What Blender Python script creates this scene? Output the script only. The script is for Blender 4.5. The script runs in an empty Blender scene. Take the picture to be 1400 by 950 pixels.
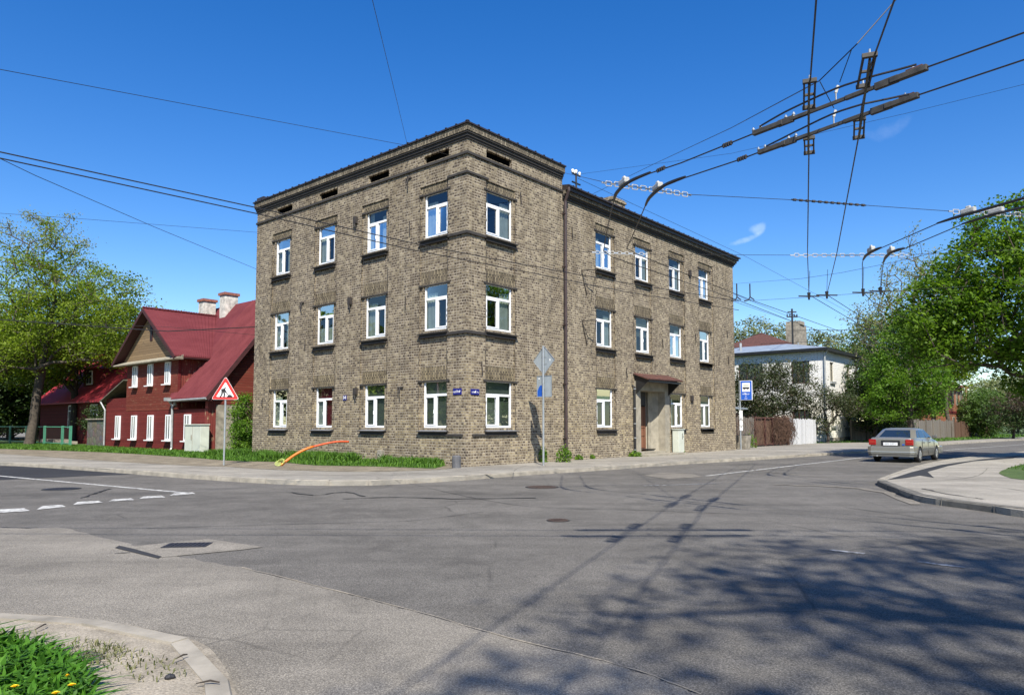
import bpy, bmesh, math, random
import numpy as np
from mathutils import Vector, Matrix
random.seed(7)
S = bpy.context.scene
COL = S.collection
pi = math.pi
# ---------------------------------------------------------------- camera model (for placing things on the ground)
F = 981.0; PITCH = math.radians(3.75); CX = 700.0; PY = 581 - F*math.tan(PITCH); H = 1.55
def ray(x, y):
    a = (x-CX)/F; b = -(y-PY)/F; c, s = math.cos(PITCH), math.sin(PITCH)
    return (a, c-b*s, s+b*c)
def G(x, y, z=0.0):
    r = ray(x, y); t = (z-H)/r[2]; return Vector((r[0]*t, r[1]*t, z))
def D(x, y, Y):
    r = ray(x, y); t = Y/r[1]; return Vector((r[0]*t, Y, r[2]*t+H))
C = Vector((-1.584, 24.81, 0.12)); ANG = math.radians(49.39)
DR = Vector((math.cos(ANG), math.sin(ANG), 0)); DL = Vector((-math.sin(ANG), math.cos(ANG), 0))
def L(x, y, z=0.0):           # street frame (x along the right street, y along the left street) to world
    return Vector((C.x, C.y, 0)) + DR*x + DL*y + Vector((0, 0, z))
def toL(p):
    d = Vector(p) - Vector((C.x, C.y, 0)); return (d.dot(DR), d.dot(DL))
# ---------------------------------------------------------------- object helpers
def tag(o, label=None, cat=None, group=None, kind=None):
    if label: o['label'] = label
    if cat: o['category'] = cat
    if group: o['group'] = group
    if kind: o['kind'] = kind
    return o
def empty(name, loc=(0, 0, 0), rz=0.0, label=None, cat=None, group=None):
    o = bpy.data.objects.new(name, None); COL.objects.link(o)
    o.location = loc; o.rotation_euler = (0, 0, rz); o.empty_display_size = 0.2
    return tag(o, label, cat, group)
OFF = {}
def FR(name, x, y, label, cat, group=None):      # a thing standing at street-frame (x, y)
    p = L(x, y, 0); e = empty(name, p, ANG, label, cat, group); OFF[e.name] = (x, y); return e
class MB:
    def __init__(s): s.v = []; s.f = []; s.m = []
    def add(s, vs, fs, mi=0):
        n = len(s.v); s.v += [tuple(v) for v in vs]; s.f += [tuple(i+n for i in f) for f in fs]; s.m += [mi]*len(fs)
        return s
    def box(s, x0, x1, y0, y1, z0, z1, mi=0, T=None):
        vs = [Vector((x, y, z)) for z in (z0, z1) for x, y in ((x0, y0), (x1, y0), (x1, y1), (x0, y1))]
        if T: vs = [T(v) for v in vs]
        return s.add(vs, [(3, 2, 1, 0), (4, 5, 6, 7), (0, 1, 5, 4), (1, 2, 6, 5), (2, 3, 7, 6), (3, 0, 4, 7)], mi)
    def quad(s, a, b, c, d, mi=0): return s.add([a, b, c, d], [(0, 1, 2, 3)], mi)
    def tube(s, pts, r, n=6, mi=0, caps=True, radii=None):
        pts = [Vector(p) for p in pts]; rings = []
        up0 = None
        for i, p in enumerate(pts):
            t = (pts[min(i+1, len(pts)-1)] - pts[max(i-1, 0)])
            if t.length < 1e-9: t = Vector((0, 0, 1))
            t.normalize()
            if up0 is None:
                a = Vector((0, 0, 1)) if abs(t.z) < .9 else Vector((1, 0, 0))
                up0 = (a - t*a.dot(t)).normalized()
            else:
                up0 = (up0 - t*up0.dot(t)).normalized()
            w = t.cross(up0); rr = radii[i] if radii else r
            rings.append([p + (up0*math.cos(k*2*pi/n) + w*math.sin(k*2*pi/n))*rr for k in range(n)])
        vs = [v for ring in rings for v in ring]; fs = []
        for i in range(len(rings)-1):
            for k in range(n):
                fs.append((i*n+k, i*n+(k+1) % n, (i+1)*n+(k+1) % n, (i+1)*n+k))
        if caps: fs += [tuple(reversed(range(n))), tuple((len(rings)-1)*n+k for k in range(n))]
        return s.add(vs, fs, mi)
    def beam(s, a, b, w, h, mi=0, up=Vector((0, 0, 1))):
        a = Vector(a); b = Vector(b); t = (b-a).normalized(); sd = t.cross(up)
        if sd.length < 1e-4: sd = Vector((1, 0, 0))
        sd.normalize(); u = sd.cross(t)
        vs = [p + sd*(w/2*i) + u*(h/2*j) for p in (a, b) for i, j in ((-1, -1), (1, -1), (1, 1), (-1, 1))]
        return s.add(vs, [(0, 1, 2, 3), (7, 6, 5, 4), (0, 4, 5, 1), (1, 5, 6, 2), (2, 6, 7, 3), (3, 7, 4, 0)], mi)
    def prism(s, poly, z0, z1, mi=0, T=None):     # polygon in xy extruded in z
        n = len(poly); vs = [Vector((p[0], p[1], z0)) for p in poly] + [Vector((p[0], p[1], z1)) for p in poly]
        if T: vs = [T(v) for v in vs]
        return s.add(vs, [tuple(reversed(range(n))), tuple(range(n, 2*n))] + [(i, (i+1) % n, n+(i+1) % n, n+i) for i in range(n)], mi)
    def disc(s, c, r, ax, th, n=16, mi=0):
        ax = Vector(ax).normalized(); return s.tube([Vector(c)-ax*th/2, Vector(c)+ax*th/2], r, n, mi)
    def build(s, name, mats, parent=None, smooth=False, bevel=0, raw=False):
        r = parent
        while r is not None and r.parent is not None: r = r.parent
        if r is not None and not raw and r.name in OFF:
            o = OFF[r.name]; s.v = [(v[0]-o[0], v[1]-o[1], v[2]) for v in s.v]
        me = bpy.data.meshes.new(name); me.from_pydata(s.v, [], s.f)
        if not isinstance(mats, (list, tuple)): mats = [mats]
        for m in mats: me.materials.append(m)
        me.polygons.foreach_set('material_index', s.m)
        if smooth: me.polygons.foreach_set('use_smooth', [True]*len(s.f))
        bm = bmesh.new(); bm.from_mesh(me); bmesh.ops.recalc_face_normals(bm, faces=bm.faces)
        if any(len(f.verts) > 4 for f in bm.faces):
            bmesh.ops.triangulate(bm, faces=[f for f in bm.faces if len(f.verts) > 4])
        bm.to_mesh(me); bm.free()
        me.update()
        o = bpy.data.objects.new(name, me); COL.objects.link(o)
        if parent: o.parent = parent
        if bevel:
            b = o.modifiers.new('bevel', 'BEVEL'); b.width = bevel; b.segments = 2; b.limit_method = 'ANGLE'
        return o
def copy_tree(o, parent=None):
    c = o.copy(); COL.objects.link(c); c.parent = parent
    for ch in list(o.children): copy_tree(ch, c)
    return c
def join_np(name, verts, faces, mats, parent=None, rnd=None, mi=None):
    me = bpy.data.meshes.new(name); nv = len(verts); nf = len(faces); k = faces.shape[1]
    me.vertices.add(nv); me.vertices.foreach_set('co', verts.astype(np.float32).ravel())
    me.loops.add(nf*k); me.loops.foreach_set('vertex_index', faces.astype(np.int32).ravel())
    me.polygons.add(nf); me.polygons.foreach_set('loop_start', np.arange(0, nf*k, k, dtype=np.int32))
    for m in (mats if isinstance(mats, (list, tuple)) else [mats]): me.materials.append(m)
    if mi is not None: me.polygons.foreach_set('material_index', mi.astype(np.int32))
    if rnd is not None:
        a = me.attributes.new('rnd', 'FLOAT', 'FACE'); a.data.foreach_set('value', rnd.astype(np.float32))
    me.update(calc_edges=True); me.validate()
    o = bpy.data.objects.new(name, me); COL.objects.link(o)
    if parent: o.parent = parent
    return o
# ---------------------------------------------------------------- materials
class NT:
    def __init__(s, name):
        s.mat = bpy.data.materials.new(name); s.mat.use_nodes = True; s.t = s.mat.node_tree; s.n = s.t.nodes
        s.b = s.n['Principled BSDF']; s.out = s.n['Material Output']
    def node(s, ty, **kw):
        n = s.n.new(ty)
        for k, v in kw.items(): setattr(n, k, v)
        return n
    def put(s, sock, v):
        if v is None: return
        if isinstance(v, bpy.types.NodeSocket): s.t.links.new(v, sock)
        elif isinstance(v, (tuple, list)) and len(v) == 3 and sock.type == 'RGBA': sock.default_value = (*v, 1)
        else: sock.default_value = v
    def math(s, op, a, b=None, c=None, clamp=False):
        n = s.node('ShaderNodeMath', operation=op, use_clamp=clamp)
        for i, v in enumerate((a, b, c)): s.put(n.inputs[i], v)
        return n.outputs[0]
    def mix(s, f, a, b, blend='MIX'):
        n = s.node('ShaderNodeMix', data_type='RGBA', blend_type=blend)
        s.put(n.inputs[0], f); s.put(n.inputs[6], a); s.put(n.inputs[7], b); return n.outputs[2]
    def coord(s, k='Object'): return s.node('ShaderNodeTexCoord').outputs[k]
    def mapping(s, v, sc=(1, 1, 1), rot=(0, 0, 0), loc=(0, 0, 0)):
        n = s.node('ShaderNodeMapping'); s.put(n.inputs[0], v); n.inputs['Scale'].default_value = sc
        n.inputs['Rotation'].default_value = rot; n.inputs['Location'].default_value = loc; return n.outputs[0]
    def noise(s, v, sc=5, det=4, rough=.5, out=0, dist=0):
        n = s.node('ShaderNodeTexNoise'); s.put(n.inputs['Vector'], v); n.inputs['Scale'].default_value = sc
        n.inputs['Detail'].default_value = det; n.inputs['Roughness'].default_value = rough; n.inputs['Distortion'].default_value = dist
        return n.outputs[out]
    def vor(s, v, sc=5, feat='F1', out='Distance', rand=1):
        n = s.node('ShaderNodeTexVoronoi', feature=feat); s.put(n.inputs['Vector'], v); n.inputs['Scale'].default_value = sc
        n.inputs['Randomness'].default_value = rand; return n.outputs[out]
    def ramp(s, f, stops, interp='LINEAR'):
        n = s.node('ShaderNodeValToRGB'); n.color_ramp.interpolation = interp; s.put(n.inputs[0], f)
        e = n.color_ramp.elements
        while len(e) < len(stops): e.new(.5)
        for el, (p, c) in zip(e, stops):
            el.position = p; el.color = (*c, 1) if isinstance(c, (tuple, list)) else (c, c, c, 1)
        return n.outputs[0]
    def bump(s, h, st=.3, d=.02):
        n = s.node('ShaderNodeBump'); n.inputs['Strength'].default_value = st; n.inputs['Distance'].default_value = d
        s.put(n.inputs['Height'], h); s.t.links.new(n.outputs[0], s.b.inputs['Normal']); return n.outputs[0]
    def base(s, c, rough=.8, metal=0, spec=None):
        s.put(s.b.inputs['Base Color'], c); s.put(s.b.inputs['Roughness'], rough); s.put(s.b.inputs['Metallic'], metal)
        if spec is not None: s.b.inputs['Specular IOR Level'].default_value = spec
        return s
    def sep(s, v):
        n = s.node('ShaderNodeSeparateXYZ'); s.put(n.inputs[0], v); return n.outputs
    def comb(s, x, y, z=0.0):
        n = s.node('ShaderNodeCombineXYZ'); s.put(n.inputs[0], x); s.put(n.inputs[1], y); s.put(n.inputs[2], z); return n.outputs[0]
def plain(name, c, rough=.6, metal=0, var=.15, sc=6, spec=None, bump=0):
    t = NT(name); co = t.coord(); n = t.noise(co, sc, 5, .6)
    f = t.ramp(n, [(.3, 1-var), (.7, 1+var*.6)])
    t.base(t.mix(1, tuple(c), f, 'MULTIPLY'), t.math('ADD', t.math('MULTIPLY', n, .2), rough-.1), metal, spec)
    if bump: t.bump(n, bump, .01)
    return t.mat
def brick_mat(name, tones, mortar, bw=.2, bh=.098, jw=.027, soldier=False, dirt=.5, dirtcol=(.42, .38, .33), rough=1.0):
    t = NT(name); x, y, z = t.sep(t.coord())
    u = t.math('SUBTRACT', x, y)
    wob = t.math('ADD', t.noise(t.comb(u, z), 6, 2, .5), t.math('MULTIPLY', t.noise(t.comb(u, z), 1.3, 2, .5), 3.0))
    if soldier: u, z = z, u; bw, bh = .25, .075
    z2 = t.math('ADD', z, t.math('MULTIPLY', wob, .012))
    r = t.math('DIVIDE', z2, bh); row = t.math('FLOOR', r); fr = t.math('FRACT', r)
    hd = t.math('MODULO', row, 2.0); hd = t.math('ABSOLUTE', hd)
    w = t.math('ADD', bw*.62, t.math('MULTIPLY', hd, bw*.12)) if not soldier else bw
    c = t.math('ADD', t.math('DIVIDE', u, w), t.math('MULTIPLY', hd, .37)); col = t.math('FLOOR', c); fc = t.math('FRACT', c)
    wn = t.node('ShaderNodeTexWhiteNoise', noise_dimensions='2D'); t.put(wn.inputs['Vector'], t.comb(col, row))
    rv = wn.outputs['Value']
    big = t.noise(t.comb(t.math('MULTIPLY', u, 1), z), .35, 4, .6)
    rv2 = t.math('ADD', rv, t.math('MULTIPLY', t.math('SUBTRACT', big, .5), .4), clamp=True)
    bc = t.ramp(rv2, tones, 'LINEAR')
    low = t.ramp(t.math('DIVIDE', t.sep(t.coord())[2], 12.0), [(.0, .2), (.1, 1), (.26, .7), (.36, 0)]); low = t.math('MULTIPLY', low, t.ramp(t.noise(t.comb(u, z), .5, 4, .6), [(.38, 0), (.6, 1)]))
    bc = t.mix(t.math('MULTIPLY', low, .75), bc, t.mix(1, bc, (1.45, 1.40, 1.15), 'MULTIPLY'))
    # joints, uneven
    jn = t.math('ADD', .6, t.math('MULTIPLY', t.noise(t.comb(u, z), 14, 3, .6), .9))
    jz = t.math('MULTIPLY', jn, jw/bh); jx = t.math('MULTIPLY', jn, jw/.2)
    ez = t.math('MINIMUM', fr, t.math('SUBTRACT', 1, fr)); ex = t.math('MINIMUM', fc, t.math('SUBTRACT', 1, fc))
    m = t.math('MAXIMUM', t.math('LESS_THAN', ez, t.math('MULTIPLY', jz, .6)), t.math('LESS_THAN', ex, t.math('MULTIPLY', jx, .6)))
    fine = t.noise(t.comb(u, z), 30, 4, .7)
    bc = t.mix(.55, bc, t.mix(1, bc, t.ramp(fine, [(.3, 1-.65*rough), (.7, 1+.5*rough)]), 'MULTIPLY'))
    mc = t.mix(t.ramp(t.noise(t.comb(u, z), 3, 4, .7), [(.4, 0), (.62, 1)]), tuple(mortar), tuple(v*(1-.68*rough) for v in mortar))
    colr = t.mix(m, bc, mc)
    # weather stains: broad patches and vertical runs
    st = t.noise(t.comb(t.math('MULTIPLY', u, 1.0), t.math('MULTIPLY', z, .28)), 1.1, 5, .65)
    st = t.ramp(st, [(.42, 0), (.68, 1)])
    zz = t.ramp(t.math('DIVIDE', t.coord and t.sep(t.coord())[2], 12.0), [(.08, .15), (.35, .7), (1, 1)])
    colr = t.mix(t.math('MULTIPLY', t.math('MULTIPLY', st, zz), dirt), colr, t.mix(1, colr, tuple(dirtcol), 'MULTIPLY'))
    t.base(colr, .92, spec=.2)
    hh = t.math('SUBTRACT', t.math('ADD', t.math('MULTIPLY', rv, .35), t.math('MULTIPLY', fine, .5)), t.math('MULTIPLY', m, .8))
    t.bump(hh, .8, .02)
    return t.mat
def asphalt(name, c, c2, speck=.5, patch=1.0):
    t = NT(name); co = t.coord()
    f = t.noise(co, 55, 3, .75); g = t.noise(co, .35, 6, .65); g2 = t.noise(co, 1.9, 5, .6, dist=.6)
    col = t.mix(t.ramp(g, [(.35, 0), (.65, 1)]), tuple(c), tuple(c2))
    col = t.mix(t.ramp(g2, [(.45, 0), (.75, .5*patch)]), col, tuple(v*1.25 for v in c2))
    st = t.noise(t.mapping(co, (.10, .9, 1), (0, 0, .12)), 1.0, 5, .65); col = t.mix(1, col, t.ramp(st, [(.32, .78), (.5, 1.0), (.7, 1.12)]), 'MULTIPLY')
    oil = t.noise(co, .9, 6, .7); col = t.mix(t.ramp(oil, [(.60, 0), (.68, .35*patch)]), col, tuple(v*.5 for v in c))
    v = t.vor(co, 90); sp = t.ramp(v, [(.0, 1+speck*1.3), (.35, 1.0), (.8, 1-speck*.6)])
    col = t.mix(1, col, sp, 'MULTIPLY'); col = t.mix(1, col, t.ramp(f, [(.3, 1-.55*speck), (.7, 1+.5*speck)]), 'MULTIPLY')
    # long tyre-worn bands and hairline cracks
    cr = t.vor(t.mix(.12, co, t.noise(co, 1.2, 4, .6, out=1)), .32, 'DISTANCE_TO_EDGE')
    ck = t.ramp(cr, [(.0, 1), (.006, 0)]); ck = t.math('MULTIPLY', ck, t.ramp(t.noise(co, .5, 2), [(.48, 0), (.6, 1)]))
    col = t.mix(t.math('MULTIPLY', ck, .6), col, tuple(v*.35 for v in c))
    t.base(col, .85, spec=.3); t.bump(t.math('ADD', v, f), .35, .01); return t.mat
def boards(name, c, c2, h=.14, vert=False, wear=(.3, .24, .16), wearamt=.5):
    t = NT(name); x, y, z = t.sep(t.coord()); u = t.math('ADD', x, y)
    if vert: u, z = z, u
    r = t.math('DIVIDE', z, h); fr = t.math('FRACT', r); wn = t.node('ShaderNodeTexWhiteNoise', noise_dimensions='1D'); t.put(wn.inputs['W'], t.math('FLOOR', r))
    g = t.noise(t.comb(t.math('MULTIPLY', u, 1.2), t.math('MULTIPLY', z, 14)), 3, 5, .65)
    col = t.mix(t.math('MULTIPLY', t.math('ADD', wn.outputs[0], g), .5), tuple(c), tuple(c2))
    p = t.noise(t.comb(u, t.math('MULTIPLY', z, 4)), 1.7, 6, .7)
    col = t.mix(t.math('MULTIPLY', t.ramp(p, [(.56, 0), (.66, 1)]), wearamt), col, tuple(wear))
    gap = t.math('LESS_THAN', fr, .09); col = t.mix(gap, col, tuple(v*.25 for v in c))
    t.base(col, .75, spec=.25); t.bump(t.math('ADD', t.math('MULTIPLY', fr, 1), t.math('MULTIPLY', g, .25)), .6, .02); return t.mat
def leaf_mat(name, c1, c2, c3, trans=.35):
    t = NT(name); a = t.node('ShaderNodeAttribute', attribute_name='rnd').outputs['Fac']
    col = t.ramp(a, [(0, c1), (.5, c2), (1, c3)])
    d = t.node('ShaderNodeBsdfPrincipled'); t.put(d.inputs['Base Color'], col); d.inputs['Roughness'].default_value = .55
    d.inputs['Specular IOR Level'].default_value = .25
    tr = t.node('ShaderNodeBsdfTranslucent'); t.put(tr.inputs[0], t.mix(1, col, (1.25, 1.35, .55), 'MULTIPLY'))
    m = t.node('ShaderNodeMixShader'); m.inputs[0].default_value = trans
    t.t.links.new(d.outputs[0], m.inputs[1]); t.t.links.new(tr.outputs[0], m.inputs[2]); t.t.links.new(m.outputs[0], t.out.inputs[0])
    return t.mat
def glass_mat(name, tint=(.75, .8, .8), refl=.09):
    t = NT(name); tr = t.node('ShaderNodeBsdfTransparent'); tr.inputs[0].default_value = (*tint, 1)
    g = t.node('ShaderNodeBsdfGlossy'); g.inputs['Roughness'].default_value = .02; g.inputs[0].default_value = (.9, .95, 1, 1)
    t.bump(t.noise(t.coord(), 1.5, 2), .02, .05)
    lw = t.node('ShaderNodeLayerWeight'); lw.inputs[0].default_value = .25
    f = t.math('ADD', t.math('MULTIPLY', lw.outputs['Fresnel'], .55), refl, clamp=True)
    m = t.node('ShaderNodeMixShader'); t.t.links.new(f, m.inputs[0])
    t.t.links.new(tr.outputs[0], m.inputs[1]); t.t.links.new(g.outputs[0], m.inputs[2]); t.t.links.new(m.outputs[0], t.out.inputs[0])
    return t.mat
M = {}
TY = [(0, (.070, .053, .039)), (.15, (.105, .080, .056)), (.4, (.150, .118, .081)), (.65, (.205, .163, .108)), (.85, (.275, .224, .145)), (1, (.36, .30, .20))]
M['brick'] = brick_mat('weathered_yellow_brick', TY, (.40, .342, .258), dirt=.55, rough=.7)
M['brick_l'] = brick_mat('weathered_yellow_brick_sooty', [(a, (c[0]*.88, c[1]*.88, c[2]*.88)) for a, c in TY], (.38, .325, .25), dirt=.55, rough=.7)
M['soldier'] = brick_mat('soldier_course_brick', [(0, (.15, .12, .08)), (.5, (.24, .195, .125)), (1, (.34, .28, .18))], (.11, .092, .07), soldier=True, dirt=.4)
M['cornice'] = brick_mat('sooty_cornice_brick', [(0, (.13, .11, .08)), (.6, (.25, .21, .15)), (1, (.36, .31, .22))], (.13, .11, .085), soldier=True, dirt=.5)
M['corbel'] = plain('soot_and_shade_stone', (.035, .031, .028), .9, var=.4, sc=4)  # black of soot plus painted shade under cornice and sills
M['upvc'] = plain('white_plastic_frame', (.80, .81, .82), .35, var=.04)
M['glass'] = glass_mat('window_glass')
M['blind'] = plain('grey_green_blind', (.14, .16, .125), .9, var=.15, sc=2)
M['curtain'] = plain('pale_curtain', (.46, .50, .43), .9, var=.2, sc=3)
M['curtain_red'] = plain('red_curtain', (.20, .02, .03), .9, var=.2, sc=3)
M['sill'] = plain('dark_sill_metal', (.028, .025, .024), .6, var=.3)
M['sill_grey'] = plain('grey_zinc_sill', (.24, .25, .27), .45, metal=.3, var=.2)
M['roofdark'] = plain('dark_brown_roof_sheet', (.030, .022, .022), .5, var=.3)
M['pipe'] = plain('brown_painted_pipe', (.045, .028, .026), .5, var=.3)
M['steel'] = plain('galvanised_steel', (.42, .44, .45), .38, metal=.6, var=.12)
M['alu'] = plain('grey_sign_back', (.34, .38, .40), .5, metal=.25, var=.1, sc=3)
M['iron'] = plain('rusty_black_iron', (.035, .028, .024), .75, var=.5)
M['black'] = plain('black_rubber', (.012, .012, .013), .7, var=.2)
M['rust'] = plain('rusty_sheet', (.085, .033, .024), .8, var=.55, sc=5)
M['plaster'] = plain('grey_concrete_plaster', (.30, .27, .21), .9, var=.35, sc=2.5, bump=.3)
M['door'] = boards('brown_wood_door', (.14, .06, .035), (.25, .11, .06), .3, True, (.3, .2, .12), .3)
M['dark'] = plain('dark_room', (.05, .05, .05), .95)
M['wire'] = plain('dark_copper_wire', (.020, .018, .017), .45, var=.2)
M['ins'] = plain('white_insulator', (.42, .41, .38), .4, var=.25, sc=30)
M['crossbeam'] = plain('grimy_crossing_beam', (.055, .050, .042), .7, var=.45, sc=9)
M['white'] = plain('white_paint', (.75, .75, .74), .5, var=.08)
M['red'] = plain('sign_red', (.55, .02, .015), .4, var=.05)
M['blue'] = plain('sign_blue', (.012, .085, .42), .4, var=.06)
M['navy'] = plain('enamel_navy', (.01, .012, .16), .3, var=.05)
M['blackp'] = plain('black_paint', (.012, .012, .012), .5)
M['cream'] = plain('cream_metal_cabinet', (.52, .54, .46), .5, var=.12, sc=2)
M['orange'] = plain('orange_conduit', (.72, .15, .008), .45, var=.1)
M['orange_red'] = plain('faded_red_conduit', (.50, .075, .018), .45, var=.1)
M['hivis'] = plain('pale_yellow_coil', (.42, .48, .13), .5, var=.1)
M['redroof'] = None
t = NT('red_corrugated_roof'); x, y, z = t.sep(t.coord())
n1 = t.ramp(t.noise(t.mapping(t.coord(), (.35, 1, 1)), 1.3, 6, .7), [(.3, 0), (.7, 1)])
t.base(t.mix(n1, (.100, .021, .025), (.150, .036, .040)), .75, spec=.12)
M['redroof'] = t.mat
M['redboard'] = boards('dark_red_boards', (.105, .013, .013), (.175, .026, .022), .13, wear=(.15, .06, .035), wearamt=.35)
M['redboard_up'] = boards('weathered_red_boards', (.12, .022, .015), (.20, .048, .03), .14, wear=(.24, .14, .08), wearamt=.6)
M['redboard_v'] = boards('peeling_red_vertical_boards', (.12, .022, .018), (.19, .04, .03), .12, True, (.42, .34, .2), .8)
M['oldboard'] = boards('bare_old_boards', (.15, .10, .055), (.30, .21, .115), .15, wear=(.09, .06, .04), wearamt=.6)
M['fascia'] = plain('pale_peeling_fascia', (.30, .27, .20), .85, var=.4, sc=5)
M['darkwood'] = plain('dark_brown_trim', (.05, .012, .012), .7, var=.3)
M['chimney'] = plain('peeling_white_chimney', (.52, .49, .43), .9, var=.5, sc=4, bump=.4)
M['chimcap'] = plain('brick_chimney_cap', (.26, .10, .07), .9, var=.4, sc=8)
M['moss'] = plain('mossy_slate_roof', (.12, .12, .085), .95, var=.6, sc=5)
t = NT('bright_red_roof'); n1 = t.noise(t.coord(), 2.5, 5, .7); t.base(t.mix(n1, (.22, .018, .03), (.52, .05, .06)), .55); M['redroof2'] = t.mat
M['whitebrick'] = brick_mat('white_silicate_brick', [(0, (.70, .68, .63)), (.5, (.73, .71, .66)), (1, (.77, .75, .70))], (.60, .58, .54), bw=.4, bh=.16, jw=.014, dirt=.0, rough=.35)
M['greyroof'] = plain('grey_tin_roof', (.33, .37, .40), .45, metal=.3, var=.2, sc=1.5)
M['zinc'] = plain('zinc_pipe', (.40, .41, .40), .45, metal=.4, var=.2)
M['fence'] = boards('grey_fence_boards', (.11, .095, .08), (.22, .195, .165), .13, True, (.1, .07, .05), .4)
M['fence_br'] = boards('brown_fence_boards', (.08, .045, .03), (.15, .09, .06), .13, True, (.1, .07, .05), .4)
M['fence_w'] = boards('peeling_white_fence_boards', (.42, .42, .42), (.62, .62, .62), .13, True, (.2, .18, .16), .6)
M['greenpaint'] = plain('green_fence_paint', (.06, .24, .15), .5, var=.15)
M['mesh'] = plain('dark_rusty_mesh', (.05, .03, .022), .8, var=.4)
M['stone'] = None
t = NT('rubble_stone'); co = t.coord(); v = t.vor(co, 2.6, 'DISTANCE_TO_EDGE'); cc = t.vor(co, 2.6, 'F1', 'Color')
t.base(t.mix(t.ramp(v, [(0, 0), (.07, 1)]), (.06, .055, .045), t.mix(.35, (.12, .11, .095), cc, 'MULTIPLY')), .9); t.bump(v, .8, .05); M['stone'] = t.mat
M['rubble'] = plain('pale_rubble_plaster', (.27, .24, .19), .95, var=.5, sc=3, bump=.5)
M['bark'] = plain('grey_brown_bark', (.075, .060, .045), .95, var=.5, sc=7, bump=.6)
M['bark_dark'] = plain('dark_bark', (.045, .035, .027), .95, var=.4, sc=7)
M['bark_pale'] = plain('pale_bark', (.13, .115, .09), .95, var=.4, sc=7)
M['leaf_oak'] = leaf_mat('fresh_oak_leaf', (.10, .155, .020), (.18, .25, .028), (.27, .34, .045), .5)
M['leaf_bud'] = leaf_mat('olive_bud_leaf', (.16, .17, .055), (.24, .25, .09), (.32, .32, .14), .45)
M['leaf_maple'] = leaf_mat('maple_leaf', (.055, .115, .014), (.105, .19, .018), (.18, .28, .03), .5)
M['leaf_bright'] = leaf_mat('bright_spring_leaf', (.06, .135, .018), (.115, .22, .024), (.19, .30, .034), .48)
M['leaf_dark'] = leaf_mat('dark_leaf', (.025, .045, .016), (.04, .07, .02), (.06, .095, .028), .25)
M['leaf_lilac'] = leaf_mat('lilac_leaf', (.04, .06, .022), (.065, .085, .035), (.11, .075, .06), .3)
M['leaf_brown'] = leaf_mat('brown_purple_leaf', (.05, .035, .028), (.075, .05, .038), (.09, .07, .04), .3)
M['leaf_willow'] = leaf_mat('willow_leaf', (.07, .12, .03), (.10, .17, .045), (.14, .22, .06), .45)
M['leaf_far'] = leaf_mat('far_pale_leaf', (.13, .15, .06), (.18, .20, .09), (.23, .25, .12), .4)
M['twig'] = plain('brown_twig', (.09, .05, .032), .95, var=.4)
M['grass'] = leaf_mat('grass_blade', (.04, .09, .012), (.075, .17, .02), (.13, .25, .03), .35)
M['dande'] = leaf_mat('weed_leaf', (.035, .10, .010), (.06, .17, .014), (.10, .24, .022), .35)
M['yellow'] = plain('dandelion_yellow', (.85, .58, .01), .7, var=.1)
M['asphalt'] = asphalt('road_asphalt', (.104, .096, .084), (.166, .153, .134), .75)
M['asphalt_old'] = asphalt('old_pale_asphalt', (.172, .155, .129), (.248, .223, .184), .65)
M['asphalt_new'] = asphalt('new_black_asphalt', (.026, .026, .028), (.038, .038, .040), .35, .3)
M['walk'] = asphalt('pavement_asphalt', (.215, .198, .168), (.315, .29, .245), .35, .9)
M['walk_island'] = asphalt('pale_pavement', (.25, .228, .19), (.345, .315, .265), .4, .9)
M['kerb'] = plain('concrete_kerb', (.29, .26, .21), .9, var=.35, sc=3, bump=.3)
M['kerb_dark'] = plain('dirty_granite_kerb', (.135, .125, .105), .9, var=.45, sc=4, bump=.4)
t = NT('bare_soil'); co = t.coord(); n1 = t.noise(co, 1.6, 7, .7); n2 = t.noise(co, 22, 4, .7)
t.base(t.mix(1, t.ramp(n1, [(.3, (.10, .08, .052)), (.55, (.215, .18, .125)), (.75, (.31, .265, .19))]), t.ramp(n2, [(.3, .6), (.7, 1.3)]), 'MULTIPLY'), .95); t.bump(t.math('ADD', n1, t.math('MULTIPLY', n2, .3)), .9, .06); M['soil'] = t.mat
t = NT('sandy_dirt'); co = t.coord(); n1 = t.noise(co, 2.2, 7, .7); n2 = t.noise(co, 60, 3, .7)
t.base(t.mix(1, t.ramp(n1, [(.3, (.17, .145, .11)), (.5, (.30, .26, .20)), (.7, (.38, .33, .26))]), t.ramp(n2, [(.3, .55), (.7, 1.35)]), 'MULTIPLY'), .95); t.bump(t.math('ADD', n1, t.math('MULTIPLY', n2, .5)), .7, .02); M['sand'] = t.mat
t = NT('lawn_ground'); co = t.coord(); n1 = t.noise(co, .9, 6, .7); n2 = t.noise(co, 30, 4, .7)
t.base(t.mix(1, t.ramp(n1, [(.3, (.05, .065, .02)), (.5, (.06, .11, .02)), (.72, (.13, .12, .055))]), t.ramp(n2, [(.3, .5), (.7, 1.4)]), 'MULTIPLY'), .95); t.bump(n2, .8, .05); M['lawn'] = t.mat
t = NT('worn_road_paint'); co = t.coord(); n1 = t.noise(co, 7, 6, .75); t.base(t.mix(t.ramp(n1, [(.40, 0), (.56, 1)]), (.17, .16, .145), (.56, .55, .51)), .7); M['paint'] = t.mat
t = NT('very_worn_road_paint'); co = t.coord(); n1 = t.noise(co, 9, 6, .8); t.base(t.mix(t.ramp(n1, [(.46, 0), (.62, 1)]), (.12, .115, .11), (.45, .45, .44)), .7); M['paint_worn'] = t.mat
M['manhole'] = plain('rusty_manhole', (.085, .055, .042), .7, metal=.3, var=.5, sc=20, bump=.8)
M['grate'] = plain('dark_cast_grate', (.035, .034, .038), .6, metal=.3, var=.3, sc=20, bump=.8)
t = NT('dark_reflecting_pane'); t.base((.035, .04, .045), .1, spec=.7); M['darkpane'] = t.mat
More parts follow.
